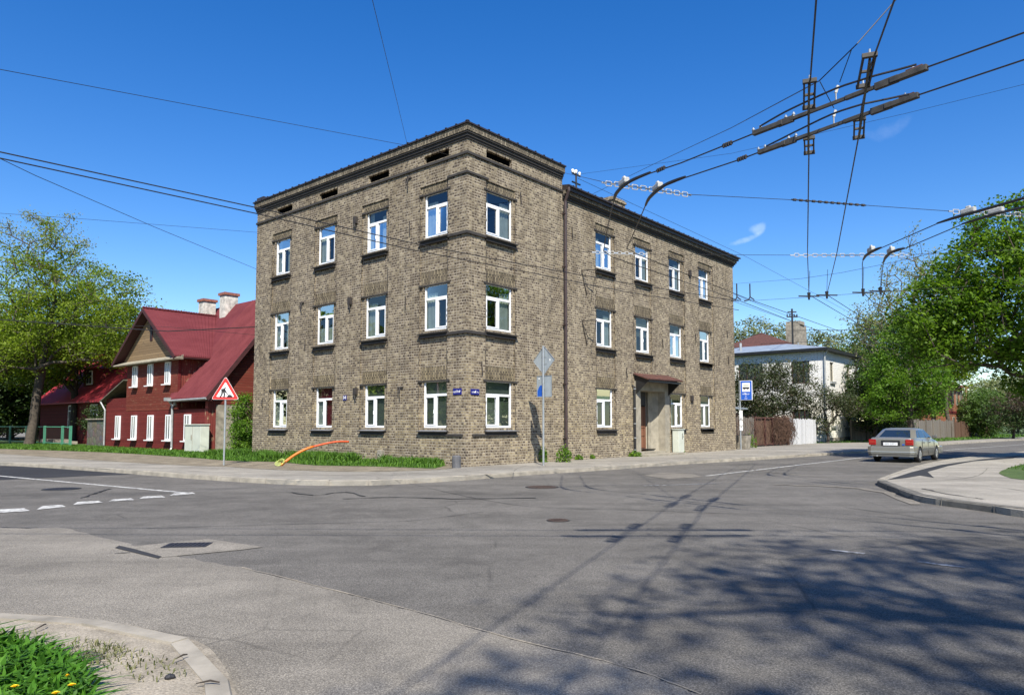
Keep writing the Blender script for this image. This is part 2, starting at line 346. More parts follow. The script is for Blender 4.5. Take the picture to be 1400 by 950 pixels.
M['drygrass'] = leaf_mat('dry_sparse_grass', (.10, .12, .04), (.16, .17, .07), (.25, .23, .12), .3)
M['void'] = plain('slot_shade_black', (.003, .003, .003), 1, var=.1, spec=0)  # near-black tone that paints the shade of the attic slots
M['soot'] = plain('soot_filled_joint', (.045, .037, .030), .95, var=.5, sc=14)
# ================================================================ GROUND
def struct(o): o['kind'] = 'structure'; return o
mb = MB(); mb.quad((-900, -300, -.06), (1500, -300, -.06), (1500, 1800, -.06), (-900, 1800, -.06)); struct(mb.build('ground', M['lawn']))
mb = MB(); mb.quad((-90, -40, 0), (160, -40, 0), (160, 160, 0), (-90, 160, 0)); struct(mb.build('road', M['asphalt']))
def smooth_line(pts, n=4):
    pts = [Vector(p) for p in pts]; out = []
    for i in range(len(pts)-1):
        p0 = pts[max(i-1, 0)]; p1 = pts[i]; p2 = pts[i+1]; p3 = pts[min(i+2, len(pts)-1)]
        for k in range(n):
            t = k/n
            out.append(.5*((2*p1)+(p2-p0)*t+(2*p0-5*p1+4*p2-p3)*t*t+(3*p1-p0-3*p2+p3)*t**3))
    out.append(pts[-1]); return out
def sheet(name, pts, z, mat, st=True):
    mb = MB(); mb.add([(p[0], p[1], z) for p in pts], [tuple(range(len(pts)))]); o = mb.build(name, mat)
    if o.data.polygons[0].normal.z < 0: o.data.flip_normals()
    if st: struct(o)
    return o
def slab(name, pts, z, mat):
    mb = MB(); mb.prism([(p[0], p[1]) for p in pts], -.04, z); return struct(mb.build(name, mat))
def kerb(name, pts, side, mat, w=.16, z1=.132, step=1.0, gap=.028, seed=1):
    rg = random.Random(seed); mb = MB()
    P = [Vector((p[0], p[1], 0)) for p in pts]; Ls = [0]
    for i in range(1, len(P)): Ls.append(Ls[-1]+(P[i]-P[i-1]).length)
    def at(s):
        for i in range(1, len(P)):
            if s <= Ls[i] or i == len(P)-1:
                return P[i-1].lerp(P[i], (s-Ls[i-1])/max(1e-6, Ls[i]-Ls[i-1]))
    s = 0
    while s < Ls[-1]-.3:
        a = at(s+gap/2); b = at(min(s+step, Ls[-1])-gap/2); d = (b-a).normalized(); n = Vector((-d.y, d.x, 0))*side
        za = z1+rg.uniform(-.008, .006); zb = za+rg.uniform(-.006, .006); o = n*rg.uniform(-.006, .006)
        bev = .02
        vs = []
        for p, z in ((a, za), (b, zb)):
            for off, zz in ((-.012, -.02), (-.004, z-bev*1.5), (bev, z), (w, z), (w, -.02)):
                q = p+n*off+o; vs.append((q.x, q.y, zz))
        mb.add(vs, [(0, 1, 6, 5), (1, 2, 7, 6), (2, 3, 8, 7), (3, 4, 9, 8), (4, 3, 2, 1, 0), (5, 6, 7, 8, 9)])
        s += step
    return struct(mb.build(name, mat))
kp = [(0, 636), (71, 640), (214, 650.5), (286, 656), (357, 660.5), (428, 663.5), (500, 663.5), (560, 661), (634, 656.5), (701, 651), (768, 646.5), (857, 640.5), (885, 638), (1020, 629.5), (1086, 625.3), (1143, 621.5), (1183, 619), (1235, 613.5), (1286, 608.6), (1340, 605), (1400, 601.5)]
far = smooth_line([G(*q) for q in kp], 3)
far = [far[0]+DL*45-DR*4, far[0]+DL*22-DR*1.2] + far + [far[-1]+(far[-1]-far[-4]).normalized()*60]
slab('pavement', far + [Vector((160, 200, 0)), Vector((-90, 200, 0)), Vector((-90, 90, 0))], .12, M['walk'])
kerb('pavement_kerb', far, 1, M['kerb'], seed=2)
# soil and lawn by the left street
e0 = G(0, 620, .12)
sp = [e0+DL*40] + smooth_line([G(*q, .12) for q in [(0, 620), (143, 630), (250, 636), (307, 637.8), (357, 641), (428, 643.6), (500, 644.8), (560, 643.5), (607, 641.5), (624, 639)]], 3)
sheet('bare_soil_verge', sp + [L(.3, .2), L(.3, 14), L(12, 14.3), L(12, 90)], .126, M['soil'])
g0 = G(0, 614, .12)
gp = [g0+DL*40] + smooth_line([G(*q, .12) for q in [(0, 613.6), (143, 618.5), (250, 625), (307, 629.5), (343, 631), (378, 631.5), (430, 636.3), (493, 637.5), (560, 639.5), (592, 641)]], 3)
gpoly = gp + [L(.2, 1.1), L(.2, 14), L(.2, 90)]
sheet('lawn_verge', gp + [L(.25, 1.1), L(.25, 14), L(40, 14.4), L(40, 90)], .131, M['lawn'])
lp = [G(*q, .12) for q in [(1113, 606), (1186, 604.5), (1286, 603.2), (1340, 600.5), (1400, 597.5)]]
lp = lp + [lp[-1]+(lp[-1]-lp[-2]).normalized()*60]
rpoly = lp + [Vector((120, 190, 0)), Vector((20, 190, 0)), L(42, 20)]
sheet('lawn_by_the_fence', lp + [Vector((150, 195, 0)), Vector((-20, 195, 0)), L(22.8, 12), L(22.8, 1.6)], .127, M['lawn'])
# right island
ik = [(1900, 752), (1600, 727), (1500, 717), (1400, 707.5), (1357, 700.5), (1308, 693.5), (1267, 688), (1241, 680.5), (1215, 670), (1200, 663), (1204, 659.5), (1211, 656.5), (1246, 643.5), (1286, 633.5), (1343, 625.5), (1400, 620), (1460, 615), (1560, 609)]
isl = smooth_line([G(*q) for q in ik], 3)
slab('island_pavement', isl + [Vector((120, 62, 0)), Vector((60, 8, 0))], .12, M['walk_island'])
kerb('island_kerb', isl[:27+1], -1, M['kerb_dark'], w=.2, z1=.135, step=1.15, gap=.03, seed=5)
kerb('island_far_kerb', isl[28:], -1, M['kerb'], w=.14, z1=.13, seed=6)
sheet('island_painted_shadow', [G(*q, .12) for q in [(1213, 656), (1246, 645.5), (1286, 635.5), (1343, 627.6), (1400, 622.5), (1385, 626.5), (1330, 630.5), (1296, 637), (1268, 645), (1277, 653), (1258, 650), (1240, 653)]], .1265, M['asphalt_new'])  # tree shadow painted on the island as a dark sheet
ig = smooth_line([G(*q, .12) for q in [(1383, 654), (1366, 647), (1376, 641), (1400, 634.5), (1500, 613)]], 4)
igp = ig + [G(1900, 620, .12), G(1900, 668, .12), G(1500, 659, .12), G(1400, 656, .12)]
sheet('island_lawn', igp, .128, M['lawn'])
# near left island
nk = [(-500, 846), (-200, 850), (0, 856.5), (64, 858.5), (154, 869), (231, 886), (278, 901), (301, 926), (316, 956), (330, 1010), (345, 1150)]
nl = smooth_line([G(*q) for q in nk], 4)
slab('near_island_ground', nl + [Vector((-6, 1.2, 0)), Vector((-12, 3, 0))], .10, M['sand'])
kerb('near_island_kerb', nl, -1, M['kerb'], w=.14, z1=.115, step=1.0, gap=.006, seed=9)
# road surface changes
seam = [(-300, 716), (0, 722), (85, 722), (150, 738), (250, 762), (330, 776), (420, 798), (500, 818), (560, 834), (700, 873), (850, 911), (960, 950), (1100, 1010), (1300, 1150)]
random.seed(3)
sl = [p+Vector((random.uniform(-.03, .03), random.uniform(-.04, .04), 0)) for p in smooth_line([G(*q) for q in seam], 8)]
sheet('old_asphalt', sl + [Vector((2, -3, 0)), Vector((-30, -3, 0))], .004, M['asphalt_old'])
sheet('new_asphalt_patch', [G(*q) for q in [(-300, 628), (-40, 637), (60, 637), (120, 640.5), (205, 648), (120, 650.5), (0, 656), (-300, 668)]], .004, M['asphalt_new'])
sheet('concrete_patch', [G(*q) for q in [(158, 749), (215, 763), (330, 752), (360, 748), (284, 737), (245, 741)]], .008, M['asphalt_old'])
for i, q in enumerate([[(158, 748.5), (178, 748), (222, 761), (217, 763.5)], [(430-250, 752), (160, 751), (172, 745), (180, 744.5)]]): pass
sheet('patch_seam', [G(*q) for q in [(157, 749.5), (163, 746.5), (183, 751), (221, 761.5), (216, 764)]], .011, M['asphalt_new'])
def line(name, a, b, w, z=.006, mat='paint', seg=10):
    a = G(*a); b = G(*b); d = (b-a).normalized(); n = Vector((-d.y, d.x, 0))*w/2; vs = []; fs = []
    for i in range(seg+1):
        p = a.lerp(b, i/seg); vs += [(p.x-n.x, p.y-n.y, z), (p.x+n.x, p.y+n.y, z)]
        if i: fs.append((2*i-2, 2*i-1, 2*i+1, 2*i))
    mb = MB(); mb.add(vs, fs); o = mb.build(name, M[mat])
    if o.data.polygons[0].normal.z < 0: o.data.flip_normals()
    return struct(o)
line('edge_line_marking', (-160, 636), (262, 674.5), .14)
for q in ([(0, 696.5), (33, 695), (41, 698.5), (-2, 701.5)], [(58, 692), (84, 690.3), (90, 693), (50, 697)], [(106, 686.3), (134, 684.8), (141, 687.3), (100, 690.2)], [(155, 682.7), (179, 681.3), (184, 683.8), (148, 685.7)], [(196, 679), (221, 677.6), (226, 680), (190, 682)], [(238, 674.6), (263, 673.2), (267, 675.2), (232, 677.8)], [(-60, 701), (-25, 699), (-18, 703), (-70, 707)]):
    sheet('dash_marking', [G(*p) for p in q], .009, M['paint'])
line('centre_line_marking', (966, 650.5), (1195, 623.5), .13)
line('centre_line_marking', (1290, 615.5), (1420, 606), .13)
line('crossing_remnant_marking', (1135, 752), (1182, 757), .10, .006, 'paint_worn')
line('crossing_remnant_marking', (1255, 768), (1320, 776), .10, .006, 'paint_worn')
line('crossing_remnant_marking', (880, 664), (980, 661), .12, .006, 'paint_worn')
def strip(pts, w, mat='asphalt_new', z=.0105, seed=1, name='tar_seam', g=0):
    rg = random.Random(seed); P = smooth_line([G(*q, g) for q in pts], 6); vs = []; n = len(P)
    for i, p in enumerate(P):
        d = (P[min(i+1, n-1)]-P[max(i-1, 0)]).normalized(); nn = Vector((-d.y, d.x, 0))*w*rg.uniform(.25, 1)*.5; j = Vector((rg.uniform(-w, w)*.4, rg.uniform(-w, w)*.4, 0)); vs += [(p.x-nn.x+j.x, p.y-nn.y+j.y, z), (p.x+nn.x+j.x, p.y+nn.y+j.y, z)]
    mb = MB(); mb.add(vs, [(2*i, 2*i+1, 2*i+3, 2*i+2) for i in range(n-1)]); o = mb.build(name, M[mat])
    if o.data.polygons[0].normal.z < 0: o.data.flip_normals()
    return struct(o)
strip([(395, 673), (430, 677), (470, 673), (497, 679)], .10, seed=2); strip([(468, 682), (540, 680), (620, 682), (735, 681)], .12, seed=3); strip([(112, 681), (132, 674), (150, 668.5)], .08, seed=4)
strip([(0, 721.5), (50, 722)], .05, seed=5); strip([(155, 757), (178, 756)], .04, seed=6); strip([(560, 661), (700, 690), (860, 697), (1010, 703)], .035, seed=7); strip([(1150, 693), (1300, 712), (1420, 717)], .03, seed=8)
strip([(1010, 640), (1120, 652), (1195, 651)], .10, 'asphalt_old', seed=9, name='worn_seam'); strip([(1060, 663), (1180, 668), (1260, 690)], .30, 'asphalt_old', .0105, 10, 'worn_seam'); strip([(660, 700), (560, 712), (430, 716), (200, 722)], .03, seed=11)
strip([(330, 776), (500, 818), (700, 873), (850, 911), (960, 950)], .028, 'sand', .009, 12, 'gritty_seam')
sheet('pale_patch', [G(*q) for q in [(880, 650), (905, 646), (948, 648), (960, 652), (915, 655)]], .007, M['asphalt_old'])
sheet('gravel_spill', [G(*q, .1) for q in [(105, 893), (120, 889), (138, 892), (144, 899), (130, 906), (114, 903)]], .104, M['asphalt'])
for i, (q, w_) in enumerate((([(1262, 668), (1300, 676), (1345, 682)], .10), ([(1300, 660), (1380, 668), (1460, 684)], .03), ([(1240, 660), (1330, 652), (1350, 640)], .025))): strip(q, w_, 'asphalt', .1285, 20+i, 'pavement_crack', .12)
for i, (q, w_) in enumerate((([(560, 647), (640, 649), (720, 646)], .06), ([(700, 650), (706, 641), (720, 636)], .02), ([(340, 650), (420, 652), (500, 654)], .03), ([(150, 636), (240, 642), (330, 648)], .03), ([(900, 628), (980, 625), (1040, 622)], .03))): strip(q, w_, 'asphalt', .1245, 30+i, 'pavement_crack', .12)
p = G(232, 928, .1); e = empty('pebble', (p.x, p.y, .10), .4, 'small dark pebble on the sandy ground near the kerb', 'stone')
mb = MB(); mb.tube([(-.028, 0, .008), (-.018, 0, .012), (0, 0, .016), (.02, .002, .012), (.03, 0, .006)], .01, 8, radii=[.004, .013, .018, .013, .004]); mb.build('stone_body', M['grate'], e)
for i, (a, b_, lab) in enumerate((((48, 861), (63, 852.5), 'broken dark twig lying on the kerb at the left edge'), ((268, 935), (300, 932), 'thin twig lying across the curved kerb'), ((238, 902), (256, 894), 'short twig on the sand by the curved kerb'))):
    a = G(*a, .12); b_ = G(*b_, .13); e = empty('twig', a, 0, lab, 'twig', 'twigs on the near kerb'); mb = MB(); d = b_-a; mb.tube([(0, 0, .005), d*.5+Vector((.01, .01, .012)), d], .005, 5, radii=[.003, .006, .004]); mb.build('twig_stem', M['bark_dark'], e)
def manhole(q, r, name, label, cat, mat):
    p = G(*q); e = empty(name, p, .3, label, cat)
    mb = MB(); mb.tube([(0, 0, .001), (0, 0, .009)], r, 28); mb.build('rim', M['asphalt_new'], e)
    mb = MB(); mb.tube([(0, 0, .002), (0, 0, .014)], r*.88, 28)
    for i in range(-4, 5):
        h = math.sqrt(max(0, (r*.8)**2-(i*r*.18)**2)); mb.box(i*r*.18-.012*r*3, i*r*.18+.012*r*3, -h, h, .014, .018)
    mb.build('cover', mat, e); return e
manhole((763, 711.5), .19, 'valve_cover', 'small round rusty iron cover in the middle of the road', 'manhole cover', M['manhole'])
manhole((84, 668.5), .42, 'manhole_cover', 'dark round manhole cover beside the dashed line, front left of the black asphalt patch', 'manhole cover', M['grate'])
manhole((741, 666), .42, 'manhole_cover', 'wide round rusty manhole cover near the kerb before the brick house', 'manhole cover', M['manhole'])
p = G(256, 746); e = empty('drain_grate', p, .12, 'dark rectangular cast iron cover set in the patched pale asphalt', 'drain cover')
mb = MB(); mb.box(-.27, .27, -.17, .17, .009, .016); mb.build('cover_frame', M['grate'], e)
mb = MB()
for i in range(9): mb.box(-.24+i*.055, -.21+i*.055, -.14, .14, .016, .022)
mb.build('cover_bars', M['grate'], e)
def in_poly(x, y, poly):
    c = False; j = len(poly)-1
    for i in range(len(poly)):
        xi, yi = poly[i][0], poly[i][1]; xj, yj = poly[j][0], poly[j][1]
        if (yi > y) != (yj > y) and x < (xj-xi)*(y-yi)/(yj-yi)+xi: c = not c
        j = i
    return c
def blades(name, poly, n, hgt, wid, mat, z, seed, clump=0, hvar=.5, bounds=None, kind='stuff', dens=None, lean=.45):
    rg = np.random.default_rng(seed)
    bx = bounds or (min(p[0] for p in poly), max(p[0] for p in poly), min(p[1] for p in poly), max(p[1] for p in poly))
    pts = []; tries = 0
    cl = [(rg.uniform(bx[0], bx[1]), rg.uniform(bx[2], bx[3])) for _ in range(clump)] if clump else None
    while len(pts) < n and tries < n*30:
        tries += 1
        if cl:
            c = cl[rg.integers(len(cl))]; x = c[0]+rg.normal()*.18; y = c[1]+rg.normal()*.18
        else: x = rg.uniform(bx[0], bx[1]); y = rg.uniform(bx[2], bx[3])
        if not in_poly(x, y, poly): continue
        if dens and rg.random() > dens(x, y): continue
        pts.append((x, y))
    p = np.array(pts); n = len(p)
    a = rg.uniform(0, 2*pi, n); h = hgt*(1-hvar+2*hvar*rg.random(n)); w = wid*(.6+.8*rg.random(n)); ln = lean*rg.random(n)*h*2
    la = rg.uniform(0, 2*pi, n)
    dx = np.cos(a)*w/2; dy = np.sin(a)*w/2
    v = np.zeros((n, 5, 3)); zz = np.full(n, z)
    v[:, 0] = np.c_[p[:, 0]-dx*.7, p[:, 1]-dy*.7, zz-.02]; v[:, 1] = np.c_[p[:, 0]+dx*.7, p[:, 1]+dy*.7, zz-.02]
    mx = p[:, 0]+np.cos(la)*ln*.35; my = p[:, 1]+np.sin(la)*ln*.35
    v[:, 2] = np.c_[mx+dx, my+dy, zz+h*.6]; v[:, 3] = np.c_[mx-dx, my-dy, zz+h*.6]
    v[:, 4] = np.c_[p[:, 0]+np.cos(la)*ln, p[:, 1]+np.sin(la)*ln, zz+h*(1-.3*ln/np.maximum(h, 1e-3)/2)]
    b = np.arange(n)*5
    f = np.zeros((n*3, 3), int)
    f[0::3] = np.c_[b, b+1, b+2]; f[1::3] = np.c_[b, b+2, b+3]; f[2::3] = np.c_[b+3, b+2, b+4]
    o = join_np(name, v.reshape(-1, 3), f, mat, rnd=np.repeat(rg.random(n), 3))
    if kind: o['kind'] = kind
    return o
lx = [p for p in gpoly]
def lim(poly, x0, x1, y0, y1): return (x0, x1, y0, y1)
blades('grass', gpoly, 34000, .12, .032, M['grass'], .13, 11, bounds=(-36, 0, 24, 62))
# taller tufts against the brick wall
tp = [L(-.05, 3.6), L(-1.6, 4.2), L(-2.6, 7.0), L(-2.6, 13.5), L(-.05, 14)]
blades('tall_grass_by_the_wall', tp, 10500, .25, .030, M['grass'], .13, 12, clump=90, hvar=.75, dens=lambda x, y: 0 if 3.9 < toL((x, y, 0))[1] < 4.6 else .5+.5*math.sin(x*2.3+math.sin(y*1.7)*2))
tp = [L(-.05, 1.0), L(-.8, 1.0), L(-1.8, 3.2), L(-.05, 4.2)]
blades('tall_grass_at_the_corner', tp, 2600, .22, .035, M['grass'], .13, 14, clump=30)
blades('lawn_grass', rpoly, 14000, .14, .06, M['grass'], .125, 13, bounds=(20, 75, 56, 110))
blades('island_grass', igp, 14000, .07, .02, M['grass'], .125, 15, bounds=(16, 34, 18, 40))
weed = [G(*q, .1) for q in [(-80, 868), (0, 872), (30, 880), (60, 893), (95, 905), (110, 920), (122, 942), (118, 990), (60, 1100), (-300, 1100)]]
blades('weed_foliage', weed, 4300, .085, .030, M['dande'], .10, 16, clump=260, lean=1.3)
edge = [G(*q, .1) for q in [(-50, 862), (30, 864), (110, 872), (200, 892), (250, 905), (262, 930), (200, 935), (90, 900), (0, 885)]]
blades('sparse_dry_grass', edge, 420, .035, .008, M['drygrass'], .10, 17, clump=28, lean=1.2)
for i, (q, lab) in enumerate([((98, 936), 'largest yellow dandelion flower, rightmost in the weeds'), ((76, 947), 'yellow dandelion flower at the very bottom edge of the weeds'), ((20, 938), 'yellow dandelion flower left of the others in the weeds'), ((92, 923), 'small half closed yellow dandelion flower behind the others')]):
    p = G(*q, .20); r = .020 if i < 3 else .009
    e = empty('dandelion', (p.x, p.y, .10), 0, lab, 'flower', 'dandelions in the weeds by the kerb')
    mb = MB(); mb.tube([(0, 0, 0), (.008, .004, .05), (.0, 0, .095)], .0025, 5); mb.build('stem', M['dande'], e)
    mb = MB()
    for k in range(34):
        a = k*2.4; rr = r*(.45+.55*(k % 5)/4); tl = .008*(1-(k % 5)/5)
        c0 = Vector((0, 0, .095)); d = Vector((math.cos(a), math.sin(a), 0)); s = Vector((-d.y, d.x, 0))*.0035
        mb.add([c0-s*.5, c0+s*.5, c0+d*rr+s+Vector((0, 0, tl+.006)), c0+d*rr-s+Vector((0, 0, tl+.006))], [(0, 1, 2, 3)])
    mb.build('petals', M['yellow'], e)
# ================================================================ BRICK APARTMENT HOUSE
B = empty('apartment_house', (C.x, C.y, 0), ANG, 'three storey weathered yellow brick corner house with white windows', 'apartment house')
def facade(us, zs, depth, P, mi=None):
    """grid of cells; depth(u,z) -> recess (m) or None for an opening; P(u,z,d) -> point"""
    mb = MB(); OPEN = .30
    nu, nz = len(us)-1, len(zs)-1
    d = [[depth((us[i]+us[i+1])/2, (zs[j]+zs[j+1])/2) for j in range(nz)] for i in range(nu)]
    for i in range(nu):
        for j in range(nz):
            if d[i][j] is not None:
                q = d[i][j]; mb.quad(P(us[i], zs[j], q), P(us[i+1], zs[j], q), P(us[i+1], zs[j+1], q), P(us[i], zs[j+1], q))
    g = lambda v: OPEN if v is None else v
    for i in range(nu-1):
        for j in range(nz):
            a, b = g(d[i][j]), g(d[i+1][j])
            if a != b: u = us[i+1]; mb.quad(P(u, zs[j], a), P(u, zs[j+1], a), P(u, zs[j+1], b), P(u, zs[j], b))
    for i in range(nu):
        for j in range(nz-1):
            a, b = g(d[i][j]), g(d[i][j+1])
            if a != b: z = zs[j+1]; mb.quad(P(us[i], z, a), P(us[i+1], z, a), P(us[i+1], z, b), P(us[i], z, b))
    return mb
SILL = [1.45, 5.0, 8.46]; HT = [1.72, 1.70, 1.66]
winL = [(1.645, 1.25), (5.09, 1.26), (8.46, 1.21), (11.86, 1.20)]
winR = [(1.79, 1.46), (8.82, 1.30), (12.15, 1.27), (15.45, 1.29), (18.72, 1.25)]
bayL = [(.96, 2.45), (4.27, 5.95), (7.62, 9.22), (11.05, 12.65)]
bayR = [(.98, 2.62), (8.07, 9.6), (11.2, 12.88), (14.68, 16.36), (18.02, 19.78)]
BD = .055
slots = [(.92, 2.24), (4.27, 5.55), (7.62, 8.94), (11.04, 12.32)]
DOOR = (11.22, 14.42, .12, 3.62)
def dep_factory(wins, bays, slotl, ztop, right=False):
    def f(u, z):
        if right and DOOR[0] < u < DOOR[1] and z < DOOR[3]: return None
        for (a, b) in slotl:
            if a < u < b and 11.28 < z < 11.56: return .7
        for k, (c, w) in enumerate(wins):
            for s in range(3):
                if right and k == 2 and s == 0: continue
                if abs(u-c) < w/2 and SILL[s] < z < SILL[s]+HT[s]: return None
        for k, (a, b) in enumerate(bays):
            if a < u < b and (1.25 if not (right and k == 2) else 3.7) < z < 10.42:
                return BD
        return 0.0
    return f
def grid(wins, bays, slotl, end, ztop, right=False):
    us = {0.0, end}; zs = {.0, ztop, 1.25, 10.42, 3.7, 4.0, 4.9, 7.5, 8.35}
    for c, w in wins: us |= {c-w/2, c+w/2}
    for a, b in bays + slotl: us |= {a, b}
    for s in range(3): zs |= {SILL[s], SILL[s]+HT[s]}
    if slotl: zs |= {11.28, 11.56}
    if right: us |= {DOOR[0], DOOR[1]}; zs |= {DOOR[2], DOOR[3]}
    us = sorted(us); us = [u for i, u in enumerate(us) if i == 0 or u-us[i-1] > 1e-4]
    return us, sorted(z for z in zs if z <= ztop)
LL, LR, UB = 14.05, 22.52, 5.62
us, zs = grid(winL, bayL, slots, LL, 12.18)
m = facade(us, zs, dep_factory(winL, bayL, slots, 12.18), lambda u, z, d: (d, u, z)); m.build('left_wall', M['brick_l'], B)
us, zs = grid(winR[:1], bayR[:1], [(1.0, 2.42)], UB, 12.18)
m = facade(us, zs, dep_factory(winR[:1], bayR[:1], [(1.0, 2.42)], 12.18), lambda u, z, d: (u, d, z)); m.build('corner_wall', M['brick'], B)
us, zs = grid(winR[1:], bayR[1:], [], LR, 11.3, True); us[0] = UB
f0 = dep_factory([(0, 0)] + winR[1:], [(0, 0)] + bayR[1:], [], 11.3, True)
m = facade(us, zs, f0, lambda u, z, d: (u, d+.03, z)); m.build('wing_wall', M['brick'], B)
# hidden sides, floors and roofs
mb = MB(); mb.quad((0, LL, 0), (UB, LL, 0), (UB, LL, 12.18), (0, LL, 12.18)); mb.quad((UB, 8.5, 11.2), (UB, LL, 11.2), (UB, LL, 12.18), (UB, 8.5, 12.18)); mb.quad((UB, 0, 11.1), (UB, 9, 11.1), (UB, 9, 12.18), (UB, 0, 12.18))
mb.quad((LR, .03, 0), (LR, 8.5, 0), (LR, 8.5, 11.3), (LR, .03, 11.3)); mb.quad((LR, 8.5, 0), (UB, 8.5, 0), (UB, 8.5, 11.3), (LR, 8.5, 11.3)); mb.quad((UB, 8.5, 0), (UB, LL, 0), (UB, LL, 12.18), (UB, 8.5, 12.18))
mb.build('rear_wall', M['brick'], B)
mb = MB(); 
for z in (.4, 3.9, 7.4, 10.8): mb.quad((.35, .4, z), (UB, .4, z), (UB, LL, z), (.35, LL, z)); mb.quad((UB, .4, z), (LR, .4, z), (LR, 8.5, z), (UB, 8.5, z))
for z0 in (.4,): mb.quad((4.2, .4, z0), (4.2, LL, z0), (4.2, LL, 10.8), (4.2, .4, 10.8)); mb.quad((.4, 4.2, z0), (LR, 4.2, z0), (LR, 4.2, 10.8), (.4, 4.2, 10.8))
mb.build('inner_floors', M['dark'], B)
# attic slot backs, cornice, string courses
mb = MB()
for a, b in slots: mb = MB(); mb.box(.13, .69, a+.001, b-.001, 11.281, 11.559); mb.build('attic_slot', M['void'], B)  # black box paints the shade inside each slot
mb = MB(); mb.box(1.001, 2.419, .13, .69, 11.281, 11.559); mb.build('attic_slot', M['void'], B)
def band(mb, o, z0, z1, y1=LL, x1=UB):      # L shaped band standing proud by o around the corner block
    mb.box(-o, .02, -o, y1+o*.3, z0, z1); mb.box(.021, x1, -o, .02, z0, z1)
mb = MB(); band(mb, .04, 11.68, 11.76); band(mb, .08, 11.762, 11.86); band(mb, .13, 11.862, 11.92); mb.build('cornice_underside', M['corbel'], B)  # soffit shade painted in along with the soot
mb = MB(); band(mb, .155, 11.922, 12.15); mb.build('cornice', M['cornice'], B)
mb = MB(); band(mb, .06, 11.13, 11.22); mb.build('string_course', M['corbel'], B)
def cornerband(z, yl, xr, o=.06, h=.09):
    mb = MB(); mb.box(-o, .02, -o, yl, z, z+h); mb.box(.021, xr, -o, .02, z, z+h); return mb.build('string_course', M['corbel'], B)
cornerband(10.44, .97, 1.08, .05, .08); cornerband(8.27, 1.0, 1.08, .07, .10); cornerband(4.75, 1.0, 1.08, .07, .10)
mb = MB(); mb.box(-.05, .02, .15, 1.0, 1.16, 1.24); mb.box(.3, 1.08, -.05, .02, 1.16, 1.24); mb.build('string_course', M['corbel'], B)
mb = MB(); x0 = UB+.003
mb.box(x0, LR+.05, -.03, .03, 10.88, 10.98); mb.box(x0, LR+.10, -.10, .03, 10.982, 11.06); mb.build('wing_cornice_underside', M['corbel'], B)
mb = MB(); mb.box(x0, LR+.14, -.17, .03, 11.062, 11.20); mb.build('wing_cornice', M['cornice'], B)
mb = MB(); mb.box(x0, LR+.3, -.36, .1, 11.34, 11.40); mb.box(x0, LR+.22, -.26, .03, 11.202, 11.34); mb.build('wing_eave', M['roofdark'], B)
# roofs
mb = MB(); T = lambda x, y: 12.20+max(0, min(x+.28, y+.28, 3))*.07
def roofblock(mb):
    vs = [(-.21, -.21, 12.152), (UB+.02, -.21, 12.152), (UB+.02, LL+.1, 12.152), (-.21, LL+.1, 12.152)]
    vt = [(-.21, -.21, 12.205), (UB+.02, -.21, 12.205), (UB+.02, LL+.1, 12.205), (-.21, LL+.1, 12.205)]
    rg = [(2.6, 2.6, 12.52), (2.9, 11.5, 12.52)]
    mb.add(vs+vt+rg, [(0, 1, 5, 4), (1, 2, 6, 5), (2, 3, 7, 6), (3, 0, 4, 7), (0, 3, 2, 1), (4, 5, 8), (5, 6, 9, 8), (6, 7, 9), (7, 4, 8, 9)])
    for i in range(28):
        y = -.2+i*.52; mb.box(-.23, -.08, y, y+.07, 12.205, 12.235)
    for i in range(11):
        x = -.2+i*.54; mb.box(x, x+.07, -.23, -.08, 12.205, 12.235)
    mb.box(.0, 2.2, LL-.5, LL+.1, 12.21, 12.45)
roofblock(mb); mb.build('roof', M['roofdark'], B)
mb = MB(); mb.add([(UB, -.36, 11.40), (LR+.3, -.36, 11.40), (LR+.3, 8.7, 11.40), (UB, 8.7, 11.40), (UB, 4.2, 12.1), (LR-2.5, 4.2, 12.1)], [(0, 1, 5, 4), (1, 2, 5), (2, 3, 4, 5), (0, 4, 3), (3, 2, 1, 0)])
for i in range(31): mb.box(UB+.3+i*.54, UB+.34+i*.54, -.375, -.15, 11.402, 11.43)
mb.build('wing_roof', M['roofdark'], B)
mb = MB(); mb.box(12.9, 14.1, 2.2, 2.9, 11.5, 13.25); mb.box(12.84, 14.16, 2.14, 2.96, 13.05, 13.17); mb.build('chimney', M['brick'], B)
mb = MB(); mb.tube([(10.6, 1.4, 11.4), (10.6, 1.4, 12.35)], .06, 8); mb.tube([(10.6, 1.4, 12.30), (10.6, 1.4, 12.42)], .11, 8); mb.build('roof_vent', M['blackp'], B)
